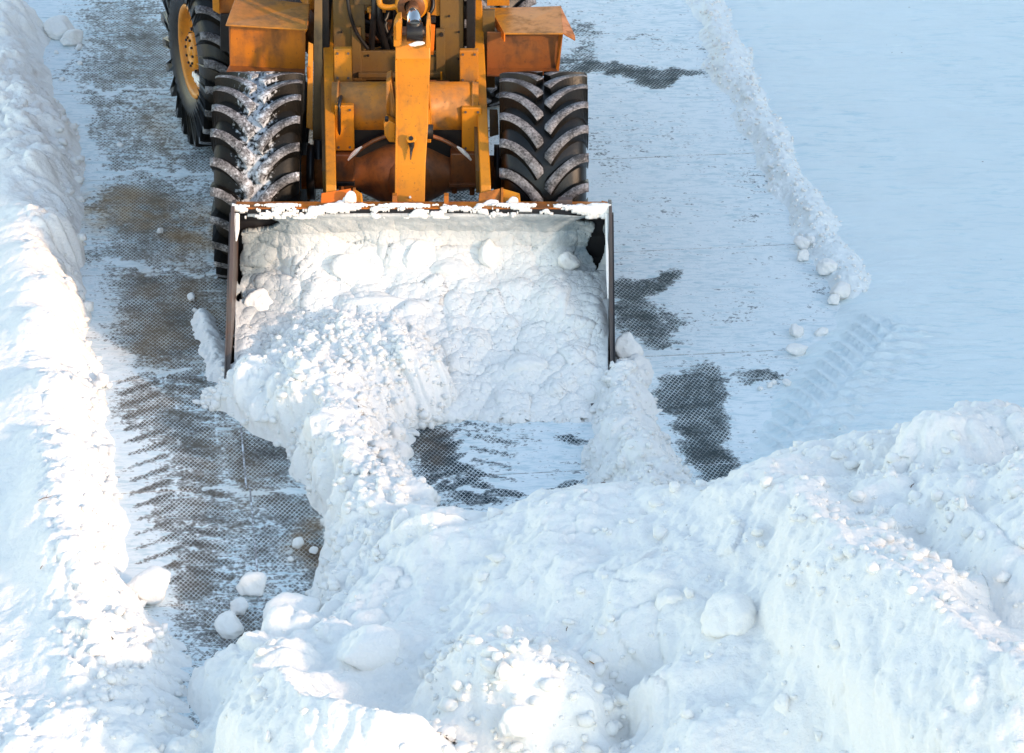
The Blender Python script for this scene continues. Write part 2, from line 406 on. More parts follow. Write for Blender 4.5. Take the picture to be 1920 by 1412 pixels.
BARE = [ # centre, radii, rotation, how bare (photo pixels on the ground)
 (230,400,110,52,0,.42),(300,375,80,30,0,.30),(210,480,70,25,0,.35),(330,455,60,30,0,.15),(300,540,140,32,0,.42),(310,620,140,60,0,.38),(270,690,100,20,0,.2),
 (250,745,80,30,0,.42),(300,800,110,50,12,.34),(390,850,80,60,0,.30),(500,860,70,60,20,.34),(540,820,50,30,30,.3),(530,945,60,42,25,.52),(585,1010,35,45,0,.45),
 (600,1050,30,45,0,.4),(345,940,60,14,10,.25),(330,1000,70,20,15,.22),(350,1060,60,45,30,.34),(370,1100,50,26,0,.36),(500,1040,30,40,0,.2),(440,1180,60,40,0,.25),
 (270,110,60,60,0,.22),(140,160,70,35,0,.26),(250,60,60,40,0,.2),(180,100,60,40,0,.12),(390,300,60,30,0,.15),(170,185,60,14,0,.2),(300,640,60,60,0,.15),(370,600,50,80,0,.25),(190,560,40,80,0,.1),
 (1195,528,78,20,0,.72),(1180,575,60,50,0,.55),(1235,600,40,60,60,.5),(1225,640,50,16,0,.3),(1250,515,30,12,0,.3),(1290,735,85,45,0,.62),(1320,800,60,60,20,.62),(1340,860,50,40,0,.62),(1420,712,60,12,0,.4),
 (1130,125,90,16,0,.62),(1220,140,120,14,0,.72),(1100,60,45,26,0,.32),(1200,70,60,6,0,.2),(1090,110,50,30,0,.3),(1140,300,40,30,0,.12),
 (820,830,55,32,20,.6),(870,880,80,14,22,.45),(835,870,35,30,0,.45),(900,920,120,22,10,.36),(1080,822,45,14,0,.42),(1060,915,60,8,0,.34),(960,820,60,10,0,.12),
 (700,360,130,30,0,.12),(880,365,60,30,0,.30)]
def line_k(px, py, x0, y0, x1, y1, wd):
    L = math.hypot(x1-x0, y1-y0); tx, ty = (x1-x0)/L, (y1-y0)/L
    u = (px-x0)*tx + (py-y0)*ty; v = -(px-x0)*ty + (py-y0)*tx
    return (1 - sstep(np.abs(v + 4*np.sin(u*.05)), wd*.5, wd)) * sstep(u, 0, 10) * (1 - sstep(u, L-10, L))
ra, rb = U(352, 1120, 0), U(300, 690, 0)
rc, rd = U(905, 960, 0), U(860, 770, 0)
def cover_fn(X, Y):
    px, py = proj(X, Y, 0*X)
    px = px + 34*fbm(X, Y, 2.6, 4, 11, .6); py = py + 26*fbm(X, Y, 2.6, 4, 12, .6)
    left = 1 - sstep(px, 640, 1060)
    c = .72*left + 1.07*(1-left)
    c = c + .14*left*sstep(py, 60, 330)*0 - .10*left*sstep(py, 330, 380)*(1 - sstep(py, 690, 760)) - .05*left
    for cx, cy, rx, ry, rt, k in BARE: c = c - (k*.85 if cx < 700 else k*1.55)*blob(px, py, cx, cy, rx, ry, rt)
    for L, k in (((228,170,312,322,7),.35), ((440,790,472,918,10),.4), ((185,80,215,130,9),.3), ((265,70,300,165,10),.25), ((1205,610,1385,900,9),.15), ((300,420,420,700,9),.12)): c = c - k*line_k(px, py, *L)
    for L, k in (((330,380,405,700,6),.18),((120,60,205,330,7),.2),((262,335,300,690,5),.2),((180,200,262,500,8),.15),((215,340,240,480,4),-.25),((372,560,416,700,5),-.3),((300,700,345,900,4),-.25),((395,760,440,900,4),-.3),((150,120,175,300,4),-.2),((340,180,360,330,5),.2),((520,930,560,1080,6),.2)): c = c - k*line_k(px, py, *L)
    # joints packed with snow
    for L in ((185,326,415,330,4),(380,917,600,908,6),(200,500,300,510,9),(300,505,430,502,3),(200,703,380,706,4),(795,916,1110,902,5),(100,165,320,163,4)): c = c + .6*line_k(px, py, *L)
    # long wheel streaks
    for L in ((1190,520,1268,640,6),(1255,690,1385,900,6),(1340,700,1400,860,4),(1090,160,1270,470,6),(1130,130,1330,470,5),(1150,390,1280,640,5),(1130,20,1240,160,5),(900,700,990,900,7),(1300,560,1400,700,5),(1180,330,1250,420,5)): c = c + .22*line_k(px, py, *L)
    # snow spilt along the edges
    c = c + .5*(1 - sstep(px - (60 + .17*py), 30, 110)) + .5*sstep(px, 600, 640)*sstep(py, 980, 1000)
    return c
def sand_sun_fn(X, Y):  # sandy dirt, plus the warm band of sunlight painted as the same tint
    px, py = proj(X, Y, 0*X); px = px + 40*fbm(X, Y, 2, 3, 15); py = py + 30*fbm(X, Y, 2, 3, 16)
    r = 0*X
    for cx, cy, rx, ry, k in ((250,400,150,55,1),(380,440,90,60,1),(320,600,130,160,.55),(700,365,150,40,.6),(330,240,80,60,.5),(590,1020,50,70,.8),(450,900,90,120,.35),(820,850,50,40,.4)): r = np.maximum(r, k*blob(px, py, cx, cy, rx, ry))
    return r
def rut_fn(X, Y):
    return np.maximum(chevrons(X, Y, ra, rb, .30, .17, .55), .8*chevrons(X, Y, rc, rd, .3, .17, .55))

yard = tag(empty('yard_pavement'), kind='structure')
YAW = R(6); cu, su = math.cos(YAW), math.sin(YAW)
def uv_of(v): return (v.x*cu + v.y*su, -v.x*su + v.y*cu)
vj = [uv_of(U(430, y, 0))[1] for y in (165, 328, 505, 705, 915, 1130)]
vj = [vj[0] + 1.62*k for k in range(5, 0, -1)] + vj + [vj[-1] - 1.45*k for k in range(1, 4)]
u0 = uv_of(U(456, 850, 0))[0]
JX = {5: 455, 6: 560, 7: 640, 8: 456, 9: 478, 4: 470}
LEN = 4.2
for i in range(len(vj)-1):
    va, vb = vj[i+1] + .004, vj[i] - .004; off = [.4, 1.9, 1.1, 2.4][i % 4]
    if i in JX:
        rowmid = {4: 85, 5: 246, 6: 416, 7: 605, 8: 850, 9: 1020}[i]; off = uv_of(U(JX[i], rowmid, 0))[0] - u0
    k0 = int(math.floor((-3.6 - u0 - off)/LEN))
    for k in range(k0, k0+4):
        ua, ub = u0 + off + LEN*k + .003, u0 + off + LEN*(k+1) - .003
        nu, nv = int((ub-ua)/.03), int((vb-va)/.03)
        us = np.r_[ua, ua+.003, np.linspace(ua, ub, nu)[1:-1], ub-.003, ub]; vs2 = np.r_[va, va+.003, np.linspace(va, vb, nv)[1:-1], vb-.003, vb]
        uu, vv = np.meshgrid(us, vs2)
        X = uu*cu - vv*su; Y = uu*su + vv*cu
        edge = np.minimum(np.minimum(uu-ua, ub-uu), np.minimum(vv-va, vb-vv))
        Z = .0012*vn(X*3, Y*3, 3) + .003*(hsh(np.array([i]), np.array([k]), 5)[0] - .5) - .022*(edge < 1e-6)
        me = grid_mesh('concrete_slab', np.stack([X, Y, Z], -1), None, {'cover': cover_fn(X, Y), 'rut': rut_fn(X, Y), 'sand_sun': sand_sun_fn(X, Y)})
        me.polygons.foreach_set('use_smooth', np.zeros(len(me.polygons), bool))
        link('concrete_slab', me, CONC, yard)
# joint filling a little below the slabs
jb = MB(); a = [(-4.5, -9.5), (6.2, -9.5), (6.2, 15), (-4.5, 15)]
jb.prism(a, -.028, -.004, 'z'); jb.build('joint_filling', JOINT, yard)

# ================================================================== SNOW MASSES
HOSTS = {}
def field(name, x0, x1, y0, y1, step, zf, amp=(), mat=None, cut=-.02, fade=.12, seed=0, extra=None, damp=None, label=None, cat=None, kind=None, jit=.0):
    xs = np.arange(x0, x1, step); ys = np.arange(y0, y1, step)
    X, Y = np.meshgrid(xs, ys); Z = zf(X, Y)
    P = np.stack([X, Y, Z], -1); n = grid_normals(P)
    k = sstep(Z, -.05, fade)
    d = np.zeros_like(X)
    # offset the sampling so that steep faces do not show stretched clods
    A, B = X + .45*Z, Y - .75*Z
    for (typ, cell, a, dens) in amp:
        if typ == 'l': d += a*lumps(A, B, cell, seed+int(cell*1000), dens)
        elif typ == 'f': d += a*facets(A, B, cell, seed+int(cell*500))*sstep(fbm(A, B, 1.1, 2, seed+8), dens-.2, dens+.1)
        elif typ == 'c': d += a*np.maximum(0, lumps(A, B, cell, seed+int(cell*977), dens))*sstep(fbm(A, B, .9, 2, seed+5), -.12, .22)
        else: d += a*fbm(A, B, cell, dens, seed)
    if damp is not None: d = d*damp(X, Y, Z)
    P = P + n*(d*k)[..., None]
    if extra is not None: P = extra(P, X, Y)
    keep = P[..., 2] > cut
    me = grid_mesh(name, P, keep)
    o = link(name, me, mat or SNOW); tag(o, label, cat, None, kind)
    HOSTS[o.name] = (P, n, keep)
    return o

# --- big pile in the foreground
pile_px = [(622,1092,.08),(660,1078,.16),(1250,1250,.74),(1200,1290,.66),(1300,1380,.70),(590,1110,.06),(500,1205,.05),(405,1245,.07),(370,1290,.11),(300,1400,.12),(250,1330,.12),
 (780,952,.47),(860,957,.42),(920,966,.42),(1000,938,.5),(1100,922,.55),(1230,908,.6),(1340,902,.66),(1430,868,.88),(1510,855,.96),(1600,850,.97),(1700,852,1.02),(1735,795,1.26),(1830,795,1.26),(1920,808,1.2),
 (820,1000,.52),(760,1010,.42),(740,1060,.38),
 (1430,885,.96),(1500,925,1.1),(1590,1010,1.32),(1660,1060,1.38),(1740,1110,1.44),(1800,1170,1.46),(1870,1215,1.5),(1920,1255,1.52),
 (1300,1000,.82),(1100,1000,.7),(950,1020,.58),(1400,1100,.9),(1200,1100,.76),(1000,1100,.6),(820,1090,.44),(700,1110,.32),(640,1160,.24),(1200,1200,.66),(1000,1170,.5),(850,1140,.42),(700,1200,.40),(600,1210,.30),
 (1560,1150,1.08),(1560,1230,1.02),(1650,1300,1.08),(1500,1350,.8),(1750,1350,1.15),(1900,1400,1.25),(1300,1300,.70),(1230,1360,.58),(1180,1320,.40),(1170,1390,.36),
 (830,1235,.62),(960,1200,.72),(1080,1262,.68),(1130,1330,.56),(950,1340,.56),(850,1400,.42),(1050,1400,.42),
 (540,1268,.56),(620,1310,.66),(700,1335,.68),(780,1345,.62),(600,1252,.30),(700,1280,.30),(790,1290,.34),(560,1360,.34),(700,1410,.3),(620,1400,.3),(430,1320,.2),(460,1400,.22),
 (1640,925,.98),(1740,1000,1.14),(1810,1070,1.17),(1890,1150,1.22),(1700,885,1.05),(1790,925,1.26),(1850,980,1.32),(1890,1020,1.36),(1930,1060,1.36),(1880,900,1.08),(1550,900,.9),(1600,960,1.08),
 (400,1600,-.1),(700,1640,0),(1000,1680,.05),(1500,1740,.2),(1900,1780,.3)]
pp = pxpts(pile_px)
for a in pile_px[6:20]:
    v = U(*a); pp.append((v.x, v.y + .35 + a[2]*1.15, -.28))
pp += [(-.9, -3.2, -.2), (-.9,-2.7,-.3), (4.3,-4.6,1.1), (4.3,-5.6,1.4), (4.4,-6.5,1.0), (4.2,-7.4,.3), (4.3,-3.2,.4), (4.4,-2.3,-.2), (-2.6,-7.2,.1), (-2.9,-6.2,.15),(-1.5,-4.0,-.12)]
pf = tps(pp)
def rpts(L):
    return [tuple(U(*a)) for a in L]
RIDGES = [(rpts([(1430,868,.96),(1500,922,1.18),(1590,1008,1.38),(1660,1058,1.46),(1740,1108,1.54),(1800,1168,1.56),(1870,1212,1.60),(1960,1270,1.62)]), (.75, .95), .7),
 (rpts([(1700,868,1.12),(1760,905,1.26),(1810,938,1.36),(1870,998,1.42),(1940,1055,1.46)]), (.7, .95), .5),
 (rpts([(525,1262,.66),(575,1290,.80),(640,1316,.86),(700,1332,.88),(790,1342,.80)]), (1.1, .8), .5),
 (rpts([(745,985,.46),(775,955,.56),(820,948,.60),(870,956,.56),(915,970,.5)]), (1.5, 1.3), .3),
 (rpts([(1000,940,.55),(1100,920,.60),(1230,906,.65),(1340,898,.72),(1440,866,.94)]), (.8, .6), .4)]
def pile_z(X, Y):
    z = pf(X, Y)
    wx = X + .10*fbm(X, Y, 1.3, 3, 21); wy = Y + .10*fbm(X, Y, 1.3, 3, 22)
    r = 1 - np.abs(fbm(wx, wy, 1.1, 3, 23))*2.2
    z = z + .05*r*sstep(z, .2, .7) + .08*fbm(X, Y, 1.7, 4, 24)*sstep(z, 0, .4)
    # sharp crests running down the pile
    for rd_, sl_, ww in RIDGES:
        d, al, s = dist_poly(X + .05*fbm(X, Y, 2.5, 3, 27), Y + .05*fbm(X, Y, 2.5, 3, 28), rd_)
        cz = np.interp(al, range(len(rd_)), [q[2] for q in rd_]) + .03*fbm(X, Y, 3, 2, 29)
        c_ = cz - np.where(s > 0, sl_[0], sl_[1])*np.sqrt(d*d + .0006)
        z = np.maximum(z, c_ - .8*sstep(d, .55*ww, ww))
    z = np.minimum(z, 1.75)
    return z - 2.2*sstep(X, 3.55, 5.1) - 1.8*sstep(-Y, 8.7, 10.0)
field('snow_pile', -2.75, 5.3, -10.2, -2.5, .0125, pile_z,
      [('n', 3.2, .05, 5), ('c', .34, .36, .35), ('c', .19, .4, .35), ('l', .12, .16, .3), ('c', .06, .4, .45), ('f', .24, .10, .1), ('n', 11, .020, 5), ('n', 34, .007, 3)], seed=100,
      label='huge ploughed heap of clumpy snow with ridges filling the foreground', cat='snow pile')

# --- bank along the left side of the road
crest = [(20,-60,.34),(30,0,.34),(48,100,.36),(70,160,.38),(78,230,.38),(80,300,.36),(100,400,.42),(92,480,.40),(100,540,.38),(118,600,.40),(128,720,.42),(150,830,.45),(164,900,.50),(166,960,.5),(180,1020,.5),(188,1100,.42),(200,1200,.34),(215,1300,.28),(230,1400,.22)]
crest = [(x - (14 if y < 250 else 0), y, z*(.62 if y < 250 else .78)) for x, y, z in crest]
bp = pxpts(crest)
for a in crest:                                   # flat top behind the crest
    v = U(*a); bp += [(v.x - .45, v.y, a[2] - .05), (v.x - 1.3, v.y, a[2] - .02), (v.x - 2.6, v.y, a[2])]
    if 0 <= a[1] < 1120: bp += [(v.x + .11, v.y, .12)]
bp += pxpts([(32,40,.0),(60,100,0.060),(85,180,0.045),(127,260,0.053),(142,330,0.045),(116,400,0.112),(126,440,0.105),(141,500,0.045),(141,560,0.053),(141,620,0.075),(161,700,0.060),(171,780,0.075),(191,860,0.090),(201,930,0.090),(206,1000,0.105),(206,1080,0.075),(290,1180,0.075),(290,1290,0.075),(320,1390,0.075)])
bp += pxpts([(70,20,-.12),(120,110,-.1),(140,200,-.12),(192,300,-.1),(191,400,-.1),(176,470,-.1),(186,560,-.08),(201,640,-.1),(226,720,-.1),(246,800,-.08),(276,900,-.1),(286,1000,-.08),(286,1080,-.05),(390,1180,-.12),(410,1290,-.1),(470,1400,-.1)])
bf = tps(bp)
def bank_z(X, Y):
    wx = X + .05*fbm(X, Y, 1.6, 3, 31)
    z = bf(wx, Y)
    z = z + .03*fbm(X, Y, 2.4, 3, 33)
    px, py = proj(X, Y, z*0)
    # soft lug prints low at the bottom of the photograph
    z = z - .035*chevrons(X, Y, U(292, 1400, .08), U(262, 1140, .08), .26, .17, .5)
    return np.minimum(z, .62)
def bank_top(P, X, Y):
    return P
bz = bank_z
def bank_amp(o): pass
xs = None
field('snow_bank', -4.2, -.75, -7.0, 6.9, .014, bank_z,
      [('n', 3.5, .03, 5), ('l', .18, .34, .4), ('l', .10, .35, .45), ('c', .05, .5, .5), ('f', .13, .24, -.05), ('f', .06, .22, -.1), ('n', 12, .022, 4), ('n', 34, .006, 3)], seed=200, damp=lambda X, Y, Z: .18 + .82*sstep(proj(X, Y, Z)[0] - .07*proj(X, Y, Z)[1] + 80*(1 - sstep(proj(X, Y, Z)[1], 150, 450)), -10, 60),
      label='long bank of shovelled snow along the left edge of the road', cat='snow bank')

# --- low ridge on the right and the smooth snow field behind it
ridge = [(1300,-60),(1325,10),(1352,80),(1385,150),(1415,215),(1447,280),(1480,340),(1520,400),(1560,460),(1590,510),(1600,550)]
rp = [U(x, y, .03) for x, y in ridge]
def ridge_z(X, Y):
    d, al, s = dist_poly(X + .09*fbm(X, Y, 2.2, 4, 41), Y, rp)
    wd = .145 + .06*vn(al*1.1, al*0+3, 42); wd = np.where(s > 0, wd*1.15, wd)
    h = (.105 + .035*vn(al*1.7, al*0, 43)) * (1 - sstep(al, 9.2, 10)*.6)
    z = h*np.exp(-(d/wd)**2) - .03
    return z
field('snow_ridge', 1.8, 5.2, -1.3, 7.2, .0125, ridge_z,
      [('n', 4, .03, 4), ('c', .12, .35, .4), ('l', .06, .38, .5), ('l', .03, .35, .5)], seed=300, cut=-.012, fade=.05, mat=SNOW_R,
      label='low crumbly ridge of ploughed snow between cleared lane and smooth snow field', cat='snow ridge')
edge_px = [(1290,-90),(1320,0),(1385,150),(1447,280),(1520,400),(1600,520),(1560,600),(1500,660),(1455,730),(1420,800),(1400,870),(1380,1000)]
ep = [U(x, y, 0) for x, y in edge_px]
ta, tb = U(1690, 600, 0), U(1450, 870, 0)
tc_, td_ = U(1720, 600, 0), U(1560, 860, 0)
def snowf_z(X, Y):
    d, al, s = dist_poly(X, Y, ep); d = d*s                 # positive on the right hand side
    d = d + .10*fbm(X, Y, 2.2, 4, 51)
    z = -.03 + .055*sstep(d, -.18, .25)
    rot = X*.30 + Y*.95
    z = z + (.005*fbm(X*.40 + .0, rot*1.6, 3.4, 6, 52, .65) + .003*fbm(X*1.1, rot*5, 3, 4, 53)) * sstep(d, 0, .3)
    z = z + .02*fbm(X, Y, .5, 2, 54)*sstep(d, .1, .6) + .012*fbm(X*.6, rot*1.3, 1.3, 3, 56)*sstep(d, .1, .5)
    tr = chevrons(X, Y, ta, tb, .27, .15, .75)
    z = z + (.034*tr + .014*chevrons(X, Y, tc_, td_, .2, .15, .75)) * sstep(d, -.1, .2)
    pa = [U(x, y, 0) for x, y in ((1400,120),(1520,290),(1640,480))]
    d2, al2, s2 = dist_poly(X, Y, rp)                        # fingers of snow thrown off the ridge
    z = z + .012*np.exp(-((d2-.35)/.2)**2)*np.clip(vn(X*2 + Y*1.5, al2*9 - d2*2, 55)*2.2, 0, 1)
    return z
xs_ = None
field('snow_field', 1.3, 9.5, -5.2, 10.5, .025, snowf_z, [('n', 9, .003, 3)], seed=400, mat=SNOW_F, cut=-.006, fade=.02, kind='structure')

# --- windrow left of the cleared strip, the one on the right, and the rubble in front of the bucket
cw = [(410,722,-.02),(445,725,.16),(520,760,.24),(580,800,.32),(640,840,.38),(680,890,.38),(715,950,.36),(750,1010,.36),(690,1040,.3),(640,960,.28),(600,870,.2),(560,830,.12),
 (385,740,-.05),(440,805,-.05),(520,838,-.05),(552,870,-.05),(575,930,-.06),(596,980,-.06),(604,1050,-.06),(600,1095,.02),(400,690,-.1),(340,720,-.25),(380,850,-.3),(480,930,-.3),(520,1040,-.3),
 (700,850,.2),(740,900,.1),(775,930,.03),(800,952,-.04),(770,860,-.02),(800,900,-.08),(870,950,-.2),(660,800,.3),(720,810,.14),(760,820,.02),(820,850,-.1),(900,880,-.3),
 (600,740,.34),(520,700,.26),(460,690,.14),(650,1110,.2),(720,1110,.2),(615,1120,.12),(600,1150,.12),(540,1170,.0)]
cwf = tps(pxpts(cw))
pa_, pb_ = U(715, 800, .05), U(800, 960, .05)
def cw_z(X, Y):
    z = cwf(X + .03*fbm(X, Y, 3, 3, 61), Y) + .03*fbm(X, Y, 2.6, 3, 62)
    z = z + .045*chevrons(X, Y, pa_, pb_, .22, .15, .5)*sstep(z, -.05, .02)
    return np.minimum(z, .5)
field('snow_windrow', -1.75, .3, -5.3, -1.45, .0105, cw_z,
      [('n', 4, .045, 4), ('l', .19, .38, .4), ('l', .10, .42, .45), ('l', .05, .45, .5), ('f', .14, .18, 0), ('f', .07, .2, -.1), ('n', 14, .018, 4), ('n', 36, .006, 3)], seed=500,
      label='ragged windrow of snow spilling from the left bucket corner to the big pile', cat='snow windrow')
rw = [(1150,665,.05),(1175,670,.20),(1168,720,.20),(1172,790,.26),(1185,840,.30),(1210,890,.32),(1230,940,.32),(1140,860,.1),(1160,900,.14),
 (1130,700,.02),(1115,760,-.02),(1108,830,-.03),(1100,890,-.03),(1090,930,-.02),(1060,800,-.2),(1040,900,-.2),(1195,680,-.02),(1215,740,-.03),(1238,800,-.03),(1262,860,-.03),(1290,905,-.02),(1310,930,.02),(1250,650,-.2),(1300,780,-.25),(1350,880,-.2),(1160,630,-.05),(1100,660,-.1)]
rwf = tps(pxpts(rw))
def rw_z(X, Y):
    d = fbm(X, Y, 5, 3, 64)*.04
    return np.minimum(rwf(X + d, Y) + .02*fbm(X, Y, 3, 3, 63), .36)
field('snow_windrow', .95, 2.25, -4.1, -1.0, .0105, rw_z,
      [('n', 4, .05, 4), ('l', .15, .42, .45), ('c', .08, .6, .6), ('l', .04, .5, .5), ('f', .10, .18, -.1), ('n', 14, .02, 4), ('n', 36, .006, 3)], seed=600, fade=.06,
      label='narrow windrow of snow trailing from the right bucket corner beside the dark wet patch', cat='snow windrow')
hp = [(455,640,-.05),(470,680,.13),(440,715,.12),(405,728,.07),(520,650,.24),(580,625,.32),(650,612,.38),(720,618,.38),(780,640,.35),(825,680,.28),(838,720,.18),(846,765,.05),(848,800,-.04),
 (560,700,.26),(650,690,.30),(740,700,.27),(650,760,.24),(740,770,.12),(760,806,.0),(700,800,.1),(600,760,.30),(430,792,-.05),(490,826,-.05),(545,852,-.03),(380,752,-.06),(345,720,-.15),(420,860,-.2),(610,850,.12),(870,780,-.15),(880,700,.0),(860,650,.05),(700,570,.2),(600,580,.1),(800,590,.1),(900,850,-.3),(700,860,.0),(440,760,-.1)]
hpf = tps(pxpts(hp))
field('snow_rubble', -1.35, .55, -3.0, -1.15, .0095, lambda X, Y: np.minimum(hpf(X + .03*fbm(X, Y, 4, 2, 71), Y) + .02*fbm(X, Y, 3, 3, 72), .55),
      [('c', .11, .55, .5), ('l', .06, .5, .6), ('l', .032, .5, .65)], seed=700,
      label='mound of fine crumbly snow rubble pushed ahead of the bucket', cat='snow mound')

# --- snow carried inside the bucket: a surface given by its section, displaced along its normals
def load_surface():
    n, m_ = 430, 640
    rows = np.linspace(398, 828, n); cols = np.linspace(440, 1140, m_)
    PX, PY = np.meshgrid(cols, rows)
    Ykn = np.interp(rows, [398, 410, 430, 460, 500, 560, 620, 680, 740, 800, 828], [-.99, -.93, -.86, -.855, -.95, -1.20, -1.46, -1.74, -1.99, -2.25, -2.46])
    Yb = np.repeat(Ykn[:, None], m_, 1)
    # hollows in both upper corners, a fuller middle
    def g(cx, cy, rx, ry): return np.exp(-((PX-cx)/rx)**2 - ((PY-cy)/ry)**2)
    Yb = Yb + .07*g(480, 500, 70, 90)*(PY > 400) + .03*g(470, 600, 60, 50) + .05*g(1100, 470, 45, 60) - .07*g(760, 480, 200, 50) - .08*g(720, 575, 130, 40) - .10*g(1060, 570, 60, 40) - .05*g(1000, 700, 130, 60)
    h = Yb - CAM[1]; tn = np.tan(PITCH + np.arctan((PY-706)/FPX)); Z = CAM[2] - h*tn
    d = h*cp_ + (CAM[2]-Z)*sp_; X = CAM[0] + (PX-960)/FPX*d
    P = np.stack([X, Yb, Z], -1); nn = grid_normals(P); nn[nn[..., 1] > 0] *= -1
    arc = np.cumsum(np.hypot(np.gradient(Z, axis=0), np.gradient(Yb, axis=0)), axis=0); A = X; B = -arc
    up = sstep(PY, 400, 500)
    dd = .075*fbm(A, B, 2.2, 6, 81, .55)*(.3+.7*up) + .22*lumps(A, B, .30, 82, .45)*up + .13*facets(A, B, .30, 182)*(.1+.9*up) + .07*facets(A, B, .11, 183)*(.1+.9*up)*sstep(fbm(A, B, 1.5, 2, 89), -.15, .15) + .2*lumps(A, B, .13, 83, .3)*(.1+.9*up) + .35*lumps(A, B, .055, 84, .5)*sstep(PY, 560, 660) + .006*fbm(A, B, 20, 3, 85)
    edge = sstep(np.minimum(PX-440, 1140-PX), 0, 25)*sstep(PY, 400, 412)
    P = P + nn*(dd*edge)[..., None]
    keep = P[..., 2] > -.02
    # bare steel left showing in the corners
    b1 = 1.2*np.exp(-((PX-485)/58)**2 - ((PY-412)/15)**2) + 1.0*np.exp(-((PX-448)/13)**2 - ((PY-490)/80)**2) + np.exp(-((PX-1122)/20)**2 - ((PY-455)/62)**2) + .8*np.exp(-((PX-1095)/22)**2 - ((PY-409)/9)**2)
    keep &= (b1 + .5*fbm(A, B, 6, 4, 88)) < .52
    icy_shade = np.clip(1.0*(1 - sstep(PY, 400, 500)) * (.62 + .5*(np.abs(PX - 780)/330)**2) + 1.1*g(470, 500, 60, 110) + .9*g(1105, 470, 50, 80), 0, 1)  # thin ice on steel, plus shade of the corners painted into the colour
    return P, nn, keep, icy_shade
P, nn, keep, icy_shade = load_surface()
o = link('snow_load', grid_mesh('snow_load', P, keep, {'icy_shade': icy_shade}), SNOW_L); tag(o, 'bucket load of smooth blocky snow heaped against the back of the loader bucket', 'snow load')
sol = o.modifiers.new('thickness', 'SOLIDIFY'); sol.thickness = .03; sol.offset = -1 
HOSTS['snow_load'] = (P, nn, keep)
#PART3
# ================================================================== SNOW BLOCKS
def block_mesh(name, seed, cuts=10, sub=4, rough=.05, rnd=.6):
    rg = np.random.RandomState(seed); bm = bmesh.new(); bmesh.ops.create_icosphere(bm, subdivisions=sub, radius=1)
    pl = []
    for i in range(cuts):
        v = rg.normal(size=3); v /= np.linalg.norm(v); pl.append((v, .62 + .3*rg.rand()))
    for vtx in bm.verts:
        c = np.array(vtx.co); r = 1.0
        for v, d in pl:
            q = c @ v
            if q > 1e-3: r = min(r, d/q) if False else -np.log(np.exp(-16*r) + np.exp(-16*d/q))/16
        a = np.array([c[0]+c[2]*.7]); b = np.array([c[1]-c[2]*.6])
        r = r*(1 + rough*float(fbm(a, b, 2.2, 4, seed)[0]) + rough*.5*float(fbm(a, b, 7, 3, seed+9)[0]))
        vtx.co = Vector(c*r)
    return bm_done(bm, name, True)
BLK_M = [block_mesh('snow_block', s, 11, 4, .17) for s in (1, 2, 3, 4, 5)]
RND_M = [block_mesh('snow_block', s, 5, 4, .15) for s in (11, 12)]
def snow_block(px, py, z, size, label, mesh=0, rz=0, group=None, cat='snow block', tilt=(0, 0), Y=None):
    """px,py: centre in the photograph; z: height of its centre"""
    v = V(px, py, Y) if Y is not None else U(px, py, z)
    me = (BLK_M + RND_M)[mesh]
    o = link('snow_block', me, SNOW_S); o.location = v; o.scale = size; o.rotation_euler = (R(tilt[0]), R(tilt[1]), R(rz))
    tag(o, label, cat, group); return o
snow_block(280,1098,.10,(.165,.12,.115),'big rounded snow boulder at the left foot of the bank near the tread prints',5,10)
snow_block(472,1097,.055,(.10,.085,.078),'medium squarish snow lump standing alone on the pavement above two smaller ones',1,30)
snow_block(451,1137,.03,(.075,.06,.048),'flat snow lump between the squarish lump and the pile edge',2,80)
snow_block(430,1173,.05,(.09,.08,.08),'snow lump at the tip of the pile, lowest of the three in a row',3,15)
snow_block(551,1150,.12,(.20,.16,.15),'large angular snow block at the upper left corner of the big pile',0,25,tilt=(10,-12))
snow_block(560,1018,.02,(.048,.04,.035),'small snow lump on dark waffle concrete beside the windrow',2,60)
snow_block(588,1032,.02,(.03,.028,.025),'tiny snow lump just right of the small lump by the windrow',1,10)
snow_block(545,1048,.012,(.02,.018,.015),'tiny round snow crumb left of the windrow on dark waffle concrete',3,10)
snow_block(112,52,.07,(.13,.12,.09),'larger half of the broken snow clump lying on the road at top left',3,0)
snow_block(135,72,.05,(.11,.08,.07),'lower half of the broken snow clump lying on the road at top left',1,40)
snow_block(148,88,.02,(.035,.03,.028),'crumb at the lower tip of the broken snow clump at top left',2,40)
for i,(x,y,s,l) in enumerate([(226,272,.028,'small snow crumb on the grey road left of the rear wheel'),(300,433,.028,'yellowish sunlit snow crumb on the brown road left of the bucket'),
    (360,556,.036,'snow lump left of the bucket side, uppermost of the trail'),(366,582,.025,'small snow lump under the uppermost lump of the trail by the bucket'),(379,600,.040,'snow lump at the head of the snow streak left of the bucket'),(366,612,.024,'small flat lump beside the head of the snow streak'),
    (190,712,.06,'flat snow piece on the road edge beside the shaded bank'),(116,148,.026,'snow crumb below the broken clump at top left'),(150,118,.022,'tiny snow crumb right beneath the broken clump'),(205,722,.025,'tiny snow crumb right of the flat piece at the road edge'),
    (140,305,.055,'flattish snow lump lying in front of the left bank near the brown strip'),(106,98,.02,'tiny snow crumb on the blue tinted strip beside the bank')]):
    snow_block(x,y,s*.6,(s*1.1,s*.9,s*.8),l,i%5,i*47)
snow_block(1505,455,.04,(.07,.06,.055),'squarish snow lump fallen left of the low ridge, uppermost of three',0,10)
snow_block(1505,480,.03,(.055,.05,.045),'snow lump fallen left of the low ridge, middle one of three',1,50)
snow_block(1522,452,.03,(.05,.045,.04),'snow lump touching the ridge, right one of the upper pair',2,80)
snow_block(1553,502,.05,(.08,.07,.065),'pale snow lump at the foot of the low ridge near its end',4,10)
